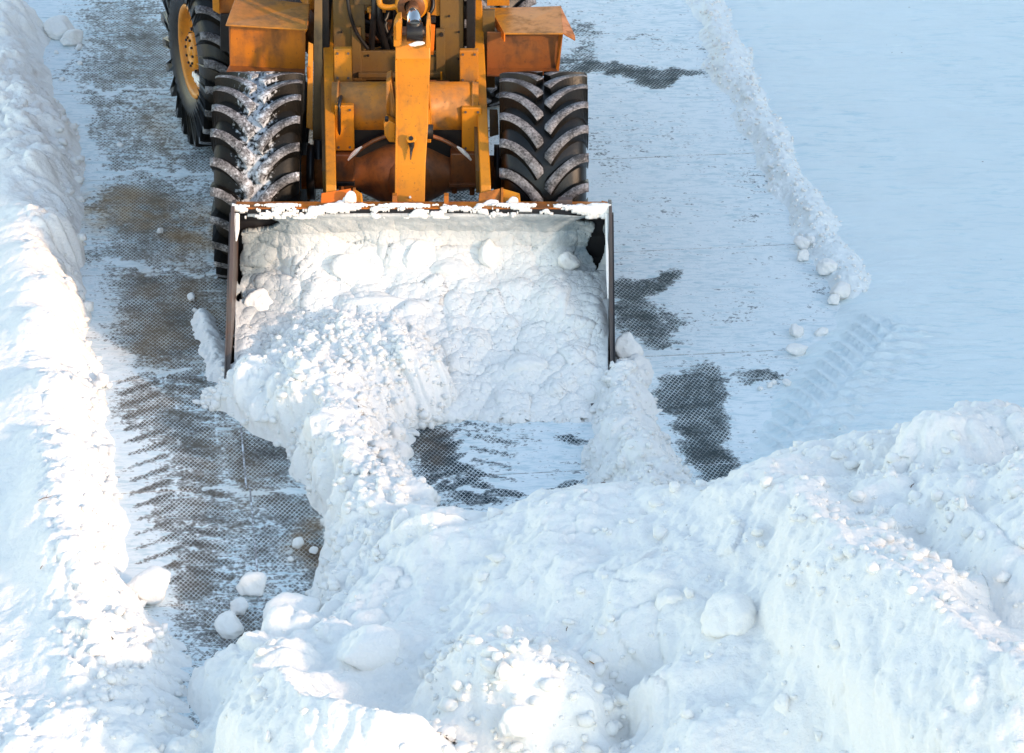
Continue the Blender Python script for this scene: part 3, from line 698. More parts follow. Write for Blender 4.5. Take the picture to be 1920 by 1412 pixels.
snow_block(1575,545,.05,(.09,.07,.06),'round snow lump at the very end of the low ridge',5,30)
snow_block(1563,562,.03,(.05,.045,.04),'small snow lump just beyond the end of the low ridge',1,30)
snow_block(1493,620,.03,(.075,.05,.045),'snow lump on the lane where the right tread prints begin',3,70)
snow_block(1495,655,.035,(.09,.05,.05),'wide snow lump lowest of the loose ones between lane and tread prints',0,20)
snow_block(1540,622,.02,(.06,.04,.03),'flat snow lump right of the lump where the tread prints begin',2,20)
for i,(x,y,s) in enumerate([(1476,717,.035),(1443,722,.025),(1452,716,.022),(1425,728,.022)]):
    snow_block(x,y,s*.6,(s,s*.9,s*.8),['round snow crumb at the right end of the dark streak','snow crumb left of the round one on the dark streak','tiny snow crumb between two others on the dark streak','leftmost tiny snow crumb on the dark streak'][i],i,i*60)
snow_block(1178,655,.12,(.11,.09,.11),'grey blue snow lump just outside the right bucket tip',3,30)
snow_block(1165,700,.14,(.09,.08,.085),'snow lump below the grey blue one at the right bucket tip',1,30)
snow_block(1140,765,.07,(.06,.05,.05),'snow lump on the inner side of the right windrow',0,30)
snow_block(1273,883,.02,(.04,.03,.03),'snow crumb on the dark patch touching the right windrow',2,30)
# blocks inside the bucket
def inb(px, py, Y, s, l, mesh, rz=0, tilt=(0, 0)): snow_block(px, py, 0, s, l, mesh, rz, None, 'snow block', tilt, Y)
inb(668,508,-1.03,(.19,.12,.13),'angular snow block with pointed top on the left of the bucket load',0,8,(15,8))
inb(700,585,-1.30,(.28,.13,.14),'large smooth snow slab in the middle of the bucket load',1,4,(25,0))
inb(782,480,-1.00,(.14,.10,.12),'tall rounded snow block against the bucket back plate',2,30)
inb(850,510,-1.06,(.15,.10,.09),'wide snow block right of the tall rounded one in the bucket',4,0,(10,0))
inb(920,480,-.93,(.12,.08,.11),'pale snow block high against the right half of the bucket back',3,60)
inb(1065,490,-.95,(.11,.07,.08),'tilted snow block near the right corner of the bucket',0,40,(30,20))
inb(1050,585,-1.32,(.20,.12,.15),'rounded snow block beside the right side plate of the bucket',2,80,(20,0))
inb(490,570,-1.17,(.12,.08,.10),'shaded snow block in the left corner of the bucket',3,20)
inb(555,560,-1.14,(.10,.07,.07),'small snow block in the shade left of the big slab',1,20)
inb(990,690,-1.82,(.16,.10,.09),'broad crumbly snow block low on the right of the bucket load',4,20)
inb(880,760,-2.10,(.07,.05,.05),'small smooth snow lump at the lip of the bucket',3,20)
inb(825,720,-1.98,(.06,.05,.05),'snow lump at the right edge of the rubble mound',1,70)
# blocks on the pile
snow_block(1366,1165,.84,(.185,.15,.16),'large bulging snow boulder with a notch below it on the middle of the pile',5,70,tilt=(20,0))
snow_block(1772,822,1.13,(.21,.17,.16),'massive snow boulder on top of the pile at right',1,15)
snow_block(1905,850,1.10,(.15,.12,.14),'snow boulder cut by the right photo edge on top of the pile',0,45)
snow_block(1545,868,.90,(.12,.10,.10),'snow block with flat sunlit top on the crest behind the first ridge',4,10)
snow_block(1605,1150,1.10,(.12,.10,.17),'tall narrow snow block on the slope below the first ridge',2,10)
snow_block(760,1000,.34,(.10,.10,.15),'upright snow chunk at the far left corner of the pile crest',3,40)
snow_block(690,1220,.36,(.22,.17,.13),'smooth half buried snow boulder left of the near mound',5,30)
snow_block(965,1355,.58,(.095,.08,.10),'rounded snow block at the front of the near mound',1,30)
snow_block(1018,1245,.66,(.06,.05,.08),'small upright snow block on the crest of the near mound',4,30)
snow_block(912,1280,.66,(.05,.05,.045),'small round snow lump on the face of the near mound',2,30)
snow_block(1088,1370,.44,(.10,.08,.09),'snow block beside the dark crevice of the near mound',0,60)
snow_block(1630,890,.95,(.09,.07,.09),'knobbly snow lump behind the sunlit ridge of the pile',3,60)
snow_block(1890,1120,1.06,(.11,.08,.11),'slanted snow block in the hollow at the right photo edge',1,60,tilt=(20,20))
snow_block(1262,1130,.76,(.10,.08,.08),'pale snow lump left of the notched boulder',4,20)
snow_block(1340,1285,.68,(.11,.09,.08),'rounded snow lump below the notched boulder',2,20)
snow_block(1470,1330,.82,(.08,.06,.08),'small snow lump low on the slope under the first ridge',1,100)

# snow streak beside the left bucket plate
sp = [U(x, y, 0) for x, y in ((378,596),(388,630),(402,665),(420,700))]
def streak_z(X, Y):
    d, al, s = dist_poly(X, Y, sp); wd = .045 + .02*al + .02*vn(al*4, al*0, 91)
    return .08*np.exp(-(d/wd)**2) - .02
field('snow_streak', -1.9, -1.1, -2.2, -.5, .008, streak_z, [('l', .05, .4, .6), ('n', 9, .03, 3)], seed=900, cut=0.0, fade=.02,
      label='thin streak of crumbled snow on the road left of the bucket', cat='snow streak')

# loose crumbs lying on the masses, one joined part for each
CR = []
for s in range(6):
    me = block_mesh('crumb', 40+s, 8, 1, .5); CR.append((np.array([v.co[:] for v in me.vertices]), np.array([p.vertices[:] for p in me.polygons]))); bpy.data.meshes.remove(me)
def crumbs(host, count, smin, smax, seed, zmin=.0, pw=2.5, label=None, sel=None):
    P, n, keep = HOSTS[host if isinstance(host, str) else host[0]]
    rg = np.random.RandomState(seed); k = keep & (P[..., 2] > zmin)
    if sel is not None: k &= sel(P[..., 0], P[..., 1], P[..., 2])
    I = np.argwhere(k); I = I[rg.randint(len(I), size=count)]
    Vs, Fs, off = [], [], 0
    for (a, b) in I:
        c = P[a, b]; s = smin + (smax-smin)*rg.rand()**pw; v, f = CR[rg.randint(6)]
        th = rg.rand()*6.28; cs, sn = math.cos(th), math.sin(th); q = v*(s*(.8+.5*rg.rand()), s*(.6+.5*rg.rand()), s*(.5+.5*rg.rand()))
        q = np.stack([q[:, 0]*cs - q[:, 1]*sn, q[:, 0]*sn + q[:, 1]*cs, q[:, 2]], -1) + c + n[a, b]*s*.15
        Vs.append(q); Fs.append(f+off); off += len(v)
    Vs = np.concatenate(Vs); Fs = np.concatenate(Fs)
    me = bpy.data.meshes.new('snow_crumbs'); me.from_pydata(Vs.tolist(), [], Fs.tolist()); me.polygons.foreach_set('use_smooth', [True]*len(me.polygons)); me.update()
    return link('snow_crumbs', me, SNOW_S)
def par(o, name):
    o.parent = name; o['kind'] = 'stuff'
obs = {o.name: o for o in bpy.data.objects}
par(crumbs('snow_pile', 700, .008, .06, 1, .1, 3.6), obs['snow_pile'])
def pxsel(x0, x1, y0, y1):
    def f(X, Y, Z):
        a, b = proj(X, Y, Z); return (a > x0) & (a < x1) & (b > y0) & (b < y1)
    return f
par(crumbs('snow_pile', 280, .010, .07, 11, .1, 2.6, sel=pxsel(800, 1190, 1200, 1440)), obs['snow_pile'])
par(crumbs('snow_pile', 320, .010, .06, 12, .1, 2.8, sel=pxsel(1480, 1930, 840, 1140)), obs['snow_pile'])
par(crumbs('snow_bank', 480, .010, .06, 2, .01, 3, sel=lambda X, Y, Z: (Z > .005) & (proj(X, Y, Z)[0] > 95 + .05*proj(X, Y, Z)[1])), obs['snow_bank'])
par(crumbs('snow_ridge', 700, .006, .024, 3, .01, 2.5), obs['snow_ridge'])
P_, n_, k_ = HOSTS['snow_load']; par(crumbs('snow_load', 420, .010, .04, 4, 0, 2.5, sel=lambda X, Y, Z: proj(X, Y, Z)[1] > 600), obs['snow_load'])
par(crumbs('snow_rubble', 1500, .009, .035, 5, .0, 2), obs['snow_rubble'])
# HOSTS keeps the last windrow under the shared name: the right one
par(crumbs('snow_windrow.001', 800, .009, .04, 6, -.01, 2), obs['snow_windrow.001'])
par(crumbs('snow_rubble', 420, .008, .05, 21, -.02, 2.2, sel=lambda X, Y, Z: Z < .08), obs['snow_rubble'])
HOSTS['cw'] = None
#PART4
# ================================================================== WHEEL LOADER
LD = tag(empty('wheel_loader'), 'yellow orange articulated wheel loader with chevron tyres pushing a full bucket of snow', 'wheel loader')
def rmx(seed): return random.Random(seed)
def box_q(x0, x1, y0, y1, Yf, dep, mi=0, mb=None):
    """box whose front face fills the photo rectangle x0..x1, y0..y1 at depth Yf"""
    a = V(x0, y1, Yf); b = V(x1, y0, Yf); mb = mb or MB()
    mb.box(a.x, b.x, Yf, Yf+dep, a.z, b.z, mi); return mb
def plate(poly, fx, th, mb=None, mi=0):
    """polygon in (Y,Z) standing on edge; centre x given by fx(Y), thickness th"""
    mb = mb or MB(); A = [mb.bm.verts.new((fx(y)-th/2, y, z)) for y, z in poly]; B = [mb.bm.verts.new((fx(y)+th/2, y, z)) for y, z in poly]
    n = len(poly); mb.bm.faces.new(A[::-1]).material_index = mi; mb.bm.faces.new(B).material_index = mi
    for i in range(n): mb.bm.faces.new((A[i], A[(i+1) % n], B[(i+1) % n], B[i])).material_index = mi
    return mb
def quad_solid(c, th, mb=None, mi=0):
    """slab of thickness th behind/below four corners"""
    mb = mb or MB(); c = [Vector(p) for p in c]; n = (c[1]-c[0]).cross(c[3]-c[0]).normalized()*th
    mb.hexa([*(p - n for p in c), *c], mi); return mb

# ---- wheels
def tyre_mesh(name):
    mb = MB(); half = [(.0, .668), (.06, .667), (.12, .663), (.18, .655), (.225, .640), (.255, .615), (.275, .57), (.285, .51), (.282, .45), (.262, .39), (.235, .355), (.225, .335)]
    prof = [(-x, r) for x, r in half[::-1]] + half[1:]
    mb.lathe(prof, 96)
    hx = [h[0] for h in half[:9]]; hr = [h[1] for h in half[:9]]
    nl = 22
    for side in (-1, 1):
        for k in range(nl):
            th0 = 2*math.pi*(k + (.5 if side > 0 else 0))/nl; secs = []
            K = 12
            for i in range(K+1):
                t = i/K; x = .012 + .285*t; an = th0 - R(18.5)*(1 - (1-t)**1.9)
                dth = -R(18.5)*1.9*(1-t)**.9*.70; dx = .285; L = math.hypot(dx, dth); nx, nth = -dth/L, dx/L   # normal within the surface
                wd = .035 + .013*(1-t)**4 + .003*t
                rb_ = float(np.interp(x, hx, hr)) - .012
                rt_ = .712 - .010*t**3 if t < .93 else .695
                top, bot = [], []
                for s in (-1, 1):
                    for lst, ww, rr in ((top, wd*.80, rt_), (bot, wd*1.25, rb_)):
                        xx = x + s*nx*ww; aa = an + s*nth*ww/.70
                        xx = max(xx, .003); lst.append(Vector((side*xx, rr*math.cos(aa), rr*math.sin(aa))))
                secs.append((bot[0], top[0], top[1], bot[1]))
            # run the bar down the shoulder
            x = .297; an = th0 - R(18.5); b = []
            for s, ww, rr in ((-1, .034, .610), (-1, .026, .640), (1, .026, .640), (1, .034, .610)):
                b.append(Vector((side*(.262 if rr < .62 else .285), rr*math.cos(an + s*ww/.7), rr*math.sin(an + s*ww/.7))))
            secs.append(tuple(b))
            vs_ = [[mb.bm.verts.new(p) for p in s] for s in secs]
            for a, c in zip(vs_, vs_[1:]):
                for j in range(3):
                    f = mb.bm.faces.new((a[j], a[j+1], c[j+1], c[j])); f.material_index = 1 if j == 1 else 0; f.smooth = (j == 1)
            mb.bm.faces.new(vs_[0]); mb.bm.faces.new(vs_[-1][::-1])
    return bm_done(mb.bm, name)
T_B = tyre_mesh('tyre'); T_A = T_B.copy()
T_A.materials.append(RUB_A); T_A.materials.append(LUG_A); T_B.materials.append(RUB_B); T_B.materials.append(LUG_B)
rm = MB(); rm.lathe([(.232,.345),(.240,.352),(.248,.345),(.244,.322),(.225,.312),(.185,.300),(.165,.285),(.160,.262),(.162,.175)], 48, 0)
rm.lathe([(.162,.175),(.168,.168),(.195,.150),(.195,.148)], 48, 0)
rm.lathe([(-.23,.345),(-.24,.35),(-.235,.31),(-.06,.28),(.155,.262)], 48, 0)
for k in range(12):
    a = 2*math.pi*k/12; y, z = .163*math.cos(a), .163*math.sin(a); rm.tube([(.16, y, z), (.212, y, z)], .014, 6, 1)
RIM = bm_done(rm.bm, 'rim')
hb = MB(); hb.lathe([(.16,.14),(.225,.135),(.24,.12),(.243,.085),(.233,.08),(.231,.04),(.245,.035),(.247,.0)], 32, 0)
for k in range(10):
    a = 2*math.pi*k/10; hb.tube([(.235, .104*math.cos(a), .104*math.sin(a)), (.256, .104*math.cos(a), .104*math.sin(a))], .010, 6, 1)
HUB = bm_done(hb.bm, 'hub')
def wheel(x, y, rz, side, tmesh, spin, snow=False):
    wl = empty('wheel', (x, y, .70), rz, LD)
    t = link('tyre', tmesh, [], wl); t.rotation_euler = (spin, 0, 0)
    r = link('rim', RIM, [YEL, BLK], wl); h = link('hub', HUB, [YEL, BLK], wl)
    if side < 0: r.rotation_euler = (0, 0, math.pi); h.rotation_euler = (0, 0, math.pi)
    if snow:
        rr = random.Random(3)
        for a, rad, s in ((150,.235,.055),(172,.245,.045),(200,.235,.06),(222,.225,.05),(244,.22,.055),(262,.24,.045),(285,.23,.035),(120,.245,.03),(186,.22,.04),(232,.25,.035)):
            q = MB(); a = R(a + 30); bb = bmesh.new(); bmesh.ops.create_icosphere(bb, subdivisions=2, radius=1)
            c = Vector((-.185, rad*math.cos(a), rad*math.sin(a)))
            mp_ = {}
            for v in bb.verts:
                p_ = v.co*(1 + .3*rr.uniform(-1, 1)); mp_[v] = q.bm.verts.new(c + Vector((p_.x*s*.6, p_.y*s*.8, p_.z*s*.7)))
            for f in bb.faces: q.bm.faces.new([mp_[v] for v in f.verts]).smooth = True
            bb.free(); q.build('packed_snow', SNOW_S, wl)
    return wl
wheel(-.955, 0, 0, -1, T_A, R(3)); wheel(.965, 0, 0, 1, T_B, R(9))
AR = R(20); PV = Vector((0, 1.40, 0))
def rear(x, y, z=0): return PV + Vector((x*math.cos(AR) - y*math.sin(AR), x*math.sin(AR) + y*math.cos(AR), z))
p = rear(-.96, 1.36); wheel(p.x - .02, p.y - .02, R(18), -1, T_B, R(4), True)
p = rear(.96, 1.36); wheel(p.x, p.y, AR, 1, T_B, R(1))

# ---- lift arms
armL = lambda Y: -.4385 - (Y + .85)*.0495
armR = lambda Y: .582 - (Y + .85)*.0375
ap = [(-.66,.30),(-.70,.42),(-.73,.70),(-.80,.93),(-.78,.98),(-.55,1.04),(.25,1.31),(1.15,1.575),(1.5,1.66),(1.5,1.36),(.35,1.02),(-.45,.74),(-.56,.55),(-.56,.30)]
for f in (armL, armR):
    o = plate(ap, f, .068).build('lift_arm', YEL, LD, .006)
    # inner web seen beside the edge
for f, s in ((armL, -1), (armR, -1)):
    plate([(-.5,.80),(.3,1.08),(1.2,1.36),(1.2,1.50),(.3,1.24),(-.5,.96)], lambda Y, f=f, s=s: f(Y) + s*.045, .022).build('arm_web', OLIVE, LD)
# cross tube between the arms
c0 = V(764, 200, .10); z0 = c0.z
tb = MB(); tb.tube([(armL(.1)+.02, .10, z0), (armR(.1)-.02, .10, z0)], .170, 40); tb.build('cross_tube', YELD, LD)
for x in (armL(.1)+.06, armR(.1)-.06):
    w_ = MB(); w_.tube([(x-.008, .10, z0), (x+.008, .10, z0)], .176, 40); w_.build('weld_collar', YELD, LD)
for (x0, x1, y0, y1, Y) in ((627,659,92,154,.24),(629,663,198,283,-.09),(862,897,95,157,.24),(866,903,202,286,-.09)):
    box_q(x0, x1, y0, y1, Y, .05).build('stop_plate', YELD if Y > 0 else YEL, LD, .006)
# thin outer guard plate left of the left arm and its dark liner
a = V(584, 82, .28); quad_solid([V(574,238,.22), V(586,244,.22), V(587,82,.34), V(578,78,.34)], -.02).build('guard_plate', YEL, LD, .003)
quad_solid([V(586,262,.30), V(604,268,.30), V(604,-20,.55), V(590,-20,.55)], -.02).build('guard_liner', OLIVE, LD)
g = MB(); c = V(579, 130, .25); g.tube([c + Vector((0,-.03,.03)), c + Vector((0,-.03,-.05))], .012, 8); g.build('guard_latch', ORG, LD)

# ---- front frame tower
box_q(627, 682, -70, 152, .62, .03).build('front_frame', OLIVE, LD, .004); box_q(826, 868, -70, 152, .62, .03).build('front_frame', OLIVE, LD, .004)
box_q(661, 676, 52, 150, .585, .03).build('side_strap', OLIVE, LD, .003)
box_q(818, 834, 55, 152, .585, .03).build('side_strap', OLIVE, LD, .003)
box_q(664, 832, 96, 150, .60, .03).build('lower_panel', OLIVE, LD, .004)
box_q(672, 826, 138, 146, .55, .05).build('panel_ledge', OLIVE, LD, .003)
box_q(682, 745, -60, 20, .64, .02).build('upper_panel', OLIVE, LD, .004)
box_q(800, 828, -60, 30, .64, .02).build('upper_panel', YELD, LD, .004)
box_q(635, 870, -40, 150, 1.12, .04).build('frame_back_wall', BLK, LD)
for (x, y, Y) in ((669,61,.58),(828,64,.58),(646,-5,.61)):
    c = V(x, y, Y); q = MB(); q.tube([c, c - Vector((0,.02,0))], .014, 8); q.build('bolt', BLK, LD)
q = box_q(664, 696, -12, 9, .60, .02); q.build('name_plate', OLIVE, LD, .002)
q = box_q(689, 723, 15, 24, .56, .03); q.build('hose_clamp', YEL, LD, .003)
for x in (695, 717):
    c = V(x, 19, .555); q = MB(); q.tube([c, c - Vector((0,.014,0))], .011, 8); q.build('clamp_bolt', YELD, LD)
def hose(pts, r, mat=BLK, name='hose'):
    P3 = [V(*p_) for p_ in pts]; out = []
    for i in range(len(P3)-1):
        a0, a1, a2, a3 = P3[max(i-1, 0)], P3[i], P3[i+1], P3[min(i+2, len(P3)-1)]
        for k in range(8):
            t = k/8; out.append(.5*((2*a1) + (a2-a0)*t + (2*a0-5*a1+4*a2-a3)*t*t + (3*a1-a0-3*a2+a3)*t**3))
    out.append(P3[-1]); q = MB(); q.tube(out, r, 10); return q.build(name, mat, LD)
hose([(700,-30,.60),(702,10,.54),(699,50,.56),(696,100,.66)], .022); hose([(713,-30,.60),(711,20,.54),(716,60,.58),(728,100,.7)], .022)
hose([(702,40,.58),(708,62,.62),(722,84,.68),(724,110,.75)], .02); hose([(728,20,.75),(722,50,.7),(735,80,.7),(730,110,.75)], .018)
hose([(675,60,.85),(700,72,.80),(740,64,.85)], .016, ORGB, 'pipe'); hose([(676,40,.9),(705,46,.85),(742,40,.9)], .022, BLK)
hose([(676,82,.8),(700,92,.75),(720,88,.8)], .012, YELD, 'pipe'); hose([(680,30,.9),(690,20,.88),(694,36,.85)], .009, YELD, 'pipe')
c = V(733, 88, .8); q = MB(); q.tube([c, c + Vector((0,.1,0))], .05, 16, 0); q.build('valve', BLK, LD); q = box_q(722, 742, 44, 58, .8, .08); q.build('valve_block', ORGB, LD, .006)
box_q(684, 742, 66, 82, 1.0, .04).build('valve_bracket', ORGB, LD, .004)
quad_solid([V(806,100,.50), V(813,100,.50), V(816,46,.50), V(807,44,.50)], -.03).build('orange_bracket', REDO, LD, .003)
box_q(806, 817, 33, 43, .50, .05).build('bracket_clip', BLK, LD, .003)
box_q(826, 829, 136, 150, .52, .02).build('ledge_tab', YEL, LD)
# towers rising out of the picture with the cab on the rear frame
for x in (-.56, .44): tw = MB(); tw.box(x, x+.06, .58, 1.25, .62, 1.95); tw.build('frame_tower', BLK, LD, .006)
bx_ = MB(); bx_.box(-.36, .36, .12, 1.30, .52, .86); bx_.build('chassis_beam', ORGB, LD, .01)
dk = MB(); dk.box(-.44, .50, -.02, .10, .82, 1.06); dk.build('frame_front_plate', BLK, LD, .01)

# ---- front axle
ax = MB(); ax.lathe([(-.70,.0),(-.70,.115),(-.46,.115),(-.40,.13),(-.30,.135),(-.22,.175),(-.12,.225),(0,.24),(.12,.225),(.22,.175),(.30,.135),(.40,.13),(.46,.115),(.70,.115),(.70,0)], 32, 0, Matrix.Translation((.02, .02, .72)))
ax.build('axle_housing', ORGB, LD)
dc = MB(); rot = Matrix.Translation((.045, .02, .72)) @ Matrix.Rotation(R(-90), 4, 'Z')
dc.lathe([(.0,.20),(.13,.20),(.14,.185),(.20,.16),(.26,.10),(.28,.05),(.285,0)], 32, 0, rot)
for k in range(12):
    a = 2*math.pi*k/12; dc.tube([rot @ Vector((.12,.192*math.cos(a),.192*math.sin(a))), rot @ Vector((.145,.192*math.cos(a),.192*math.sin(a)))], .010, 6, 1)
dc.build('differential_cover', [ORGB, BLK], LD)
for x0, x1, y0, y1 in ((629,663,290,347),(845,899,288,351)):
    q = box_q(x0, x1, y0, y1, -.13, .3); q.build('axle_mount', ORGB, LD, .01)
q = box_q(842, 902, 345, 352, -.15, .32); q.build('mount_plate', ORGB, LD, .004); q = box_q(626, 665, 342, 349, -.15, .32); q.build('mount_plate', BLK, LD, .004)
for x, y in ((852,354),(885,357),(640,350)):
    c = V(x, y, -.08); q = MB(); q.tube([c + Vector((0,0,.04)), c - Vector((0,0,.03))], .02, 6); q.build('mount_bolt', ORGB, LD)
q = MB(); q.tube([V(598,262,.05), V(597,348,-.02)], .038, 14); q.build('brake_cylinder', BLK, LD)
for side in (-1, 1):
    q = MB(); x = side*.66; q.tube([(x+.02-side*.05,.02,.72),(x+.02,.02,.72)], .19, 24); q.build('brake_drum', BLK, LD)
# thin snow lying on the curved rib above the differential
for sg in (-1, 1):
    q = MB(); pts = []
    for k in range(9):
        a = R(28 + 5.5*k); pts.append(Vector((.06 + sg*.50*math.cos(a), -.12, .60 + .47*math.sin(a))))
    q.tube(pts, .014, 8, 0); q.build('frame_rib', ORGB, LD)
    s_ = MB(); pts = [p_ + Vector((0,-.012,.016)) for p_ in pts[1:5]]; s_.tube(pts, [.006,.014,.015,.006], 8, 0); s_.build('rib_snow', SNOW_S, LD)

# ---- tilt lever in the middle
secs = []
for (xl, xr, row, Y) in ((742,806,70,.03),(741,807,110,-.02),(742,804,180,-.20),(742,803,232,-.32),(741,798,310,-.50),(740,796,395,-.72)):
    secs.append((V(xl, row, Y), V(xr, row, Y)))
lv = MB(); rings = []
for a, b in secs:
    rings.append([lv.bm.verts.new(a), lv.bm.verts.new(b), lv.bm.verts.new(b + Vector((0,.11,.03))), lv.bm.verts.new(a + Vector((0,.11,.03)))])
for a, b in zip(rings, rings[1:]):
    for k in range(4): lv.bm.faces.new((a[k], a[(k+1)%4], b[(k+1)%4], b[k]))
lv.bm.faces.new(rings[0]); lv.bm.faces.new(rings[-1]); lv.build('tilt_lever', YEL, LD, .006)
fl = MB(); rr_ = []
for a, b in secs[1:]:
    o_ = Vector((0,-.022,-.004)); rr_.append([fl.bm.verts.new(a + o_), fl.bm.verts.new(a + o_ + Vector((.014,0,0))), fl.bm.verts.new(a + Vector((.014,.004,0))), fl.bm.verts.new(a + Vector((-.002,.1,.02)))])
for a, b in zip(rr_, rr_[1:]):
    for k in range(4): fl.bm.faces.new((a[k], a[(k+1)%4], b[(k+1)%4], b[k]))
fl.bm.faces.new(rr_[0]); fl.bm.faces.new(rr_[-1]); fl.build('lever_flange', YEL, LD, .002)
c = V(771, 262, -.42); n_ = Vector((0,-.75,.66)); q = MB(); q.tube([c + n_*-.02, c + n_*.022], .034, 8); q.build('grease_nut', YEL, LD, .003)
q = MB(); q.tube([c + n_*.018, c + n_*.034], .015, 10); q.build('grease_nipple', BLK, LD)
q = MB(); pts = [V(771,268,-.44) + n_*.012, V(772,276,-.452) + n_*.006, V(771,285,-.472) + n_*.004, V(770,300,-.505) + n_*.003]; q.tube(pts, [.024,.017,.009,.003], 8); q.build('grease_drip', BLK, LD)
q = MB(); c = V(769,371,-.665); q.tube([c + n_*.0, c + n_*.02], .008, 8); q.build('lever_stud', SNOW_S, LD)
def ear(poly, Y, dep, mat=YEL):
    A = [V(x, y, Y + (0 if len(t) < 1 else t[0])) for x, y, *t in poly]; q = MB()
    a = [q.bm.verts.new(p_) for p_ in A]; b = [q.bm.verts.new(p_ + Vector((0, dep, 0))) for p_ in A]; n = len(A)
    q.bm.faces.new(a); q.bm.faces.new(b[::-1])
    for i in range(n): q.bm.faces.new((a[i], b[i], b[(i+1)%n], a[(i+1)%n]))
    q.build('pivot_ear', mat, LD, .005)
ear([(724,154,.06),(733,150,.06),(740,190,0),(742,240,0),(742,268,0),(731,266,0),(726,232,0),(724,200,0)], -.20, .18, YELD)
ear([(719,232),(724,224),(733,228),(741,232),(741,266),(730,267),(721,254)], -.29, .09)
ear([(803,160,.06),(806,200,0),(809,232,0),(808,268,0),(800,268,0),(800,232,0)], -.22, .18)
q = MB(); c = V(725,226,-.31); q.tube([c, c + Vector((0,.03,.01))], .014, 8); q.build('pivot_bolt', BLK, LD)
q = MB(); a = V(724,247,-.24); b = V(812,247,-.24); q.tube([a, b], .05, 16); q.build('pivot_pin', BLK, LD)
# clevis, rod eye and cylinder
ear([(738,88,0),(738,50,0),(744,36,.02),(752,34,.02),(754,60,0),(752,88,0)], -.06, .12)
ear([(798,90,0),(799,48,0),(801,34,.02),(806,36,.02),(808,62,0),(808,90,0)], -.06, .12)
ear([(742,74),(742,44),(747,38),(752,42),(752,72),(747,78)], -.10, .05)
e = V(778, 60, -.02); q = MB(); q.tube([e + Vector((-.055,0,0)), e + Vector((.055,0,0))], .062, 24); q.tube([e + Vector((0,0,-.04)), e + Vector((0,.02,.06))], [.05,.055], 16); q.build('rod_eye', BLK, LD, .004)
q = MB(); q.tube([V(740,58,-.02), V(806,58,-.02)], .03, 16); q.build('clevis_pin', STEEL, LD)
bc = V(771, 13, .40)
q = MB(); q.tube([e + Vector((0,.03,.03)), bc + Vector((0,.1,0))], .047, 24); q.build('piston_rod', CHROME, LD)
q = MB(); mt = Matrix.Translation(bc) @ Matrix.Rotation(R(90), 4, 'Z')
q.lathe([(.0,.05),(.0,.096),(.006,.104),(.03,.112),(.12,.112),(.125,.103),(1.2,.103),(1.2,.0)], 36, 0, mt)
q.lathe([(-.004,.048),(-.004,.092),(.004,.096)], 36, 1, mt); q.build('tilt_cylinder', [YEL, ORGB], LD)
hose([(744,12,.42),(728,14,.42),(714,10,.44),(711,-4,.46),(712,-40,.5)], .02, YEL, 'cylinder_pipe')
hose([(806,-30,.7),(812,10,.62),(800,34,.60),(790,60,.7),(700,100,.75)], .015)
hose([(650,-30,.58),(655,20,.55),(668,60,.57),(690,92,.6)], .013); hose([(752,-20,.5),(742,20,.52),(736,52,.6),(716,86,.7)], .014)
hose([(634,150,.4),(640,175,.05),(636,205,-.1),(640,290,-.05),(660,300,-.1)], .012); hose([(898,150,.4),(893,180,.05),(898,220,-.08),(892,292,-.05),(870,300,-.1)], .012)
for x, y, Y in ((633,100,.235),(653,100,.235),(633,146,.235),(653,146,.235),(868,102,.235),(890,102,.235),(868,150,.235),(635,206,-.095),(656,206,-.095),(635,276,-.095),(656,276,-.095),(873,210,-.095),(896,210,-.095),(873,278,-.095),(640,60,.61),(640,110,.61),(860,60,.61),(860,110,.61),(842,30,.61),(690,104,.59),(815,104,.59)):
    c = V(x, y, Y); q = MB(); q.tube([c, c - Vector((0,.008,0))], .0085, 6); q.build('bolt', BLK if Y > .5 else STEEL, LD)
snow_b = []
def lump_part(px, py, Y, s, name, parent, seed=1, mat=SNOW_S, rz=0):
    o = link(name, BLK_M[seed % 5], mat, parent); o.location = V(px, py, Y); o.scale = s; o.rotation_euler = (.2, .1, rz); return o

# ---- fenders behind the front wheels
fl = MB()
quad_solid([V(423,46,.50), V(575,55,.50), V(580,7,1.0), V(443,-9,1.0)], .012, fl); fl.build('fender_step', YELD, LD, .003)
q = MB(); quad_solid([V(431,126,.60), V(572,134,.60), V(573,56,.60), V(431,47,.60)], .012, q); q.build('fender_panel', ORG, LD, .003)
q = MB(); quad_solid([V(431,134,.60), V(432,140,.60), V(433,48,.60), V(429,47,.60)], .05, q); q.build('fender_edge', ORGB, LD, .003)
q = MB(); quad_solid([V(424,134,.52), V(572,140,.52), V(572,127,.62), V(431,120,.62)], .01, q); q.build('fender_lip', ORGB, LD, .003)
quad_solid([V(570,62,.52), V(575,54,.49), V(580,7,1.0), V(577,30,.9)], .008).build('fender_gusset', ORG, LD)
fl = MB()
quad_solid([V(945,62,.50), V(1056,62,.50), V(1051,11,1.0), V(919,15,1.0)], .012, fl); fl.build('fender_step', YELD, LD, .003)
quad_solid([V(1056,62,.50), V(1079,75,.50), V(1078,66,.56), V(1051,11,1.0)], .008).build('fender_flap', ORG, LD)
quad_solid([V(945,78,.50), V(945,62,.50), V(919,15,1.0), V(918,34,1.0)], .008).build('fender_flap', REDO, LD)
q = MB(); quad_solid([V(913,132,.60), V(1046,132,.60), V(1052,63,.60), V(913,60,.60)], .012, q); q.build('fender_panel', ORGB, LD, .003)
q = MB(); quad_solid([V(1041,134,.58), V(1048,134,.58), V(1056,62,.52), V(1048,62,.58)], .01, q); q.build('fender_edge', ORG, LD, .003)
q = MB(); quad_solid([V(913,142,.50), V(1046,140,.50), V(1044,124,.62), V(913,124,.62)], .01, q); q.build('fender_lip', ORGB, LD, .003)
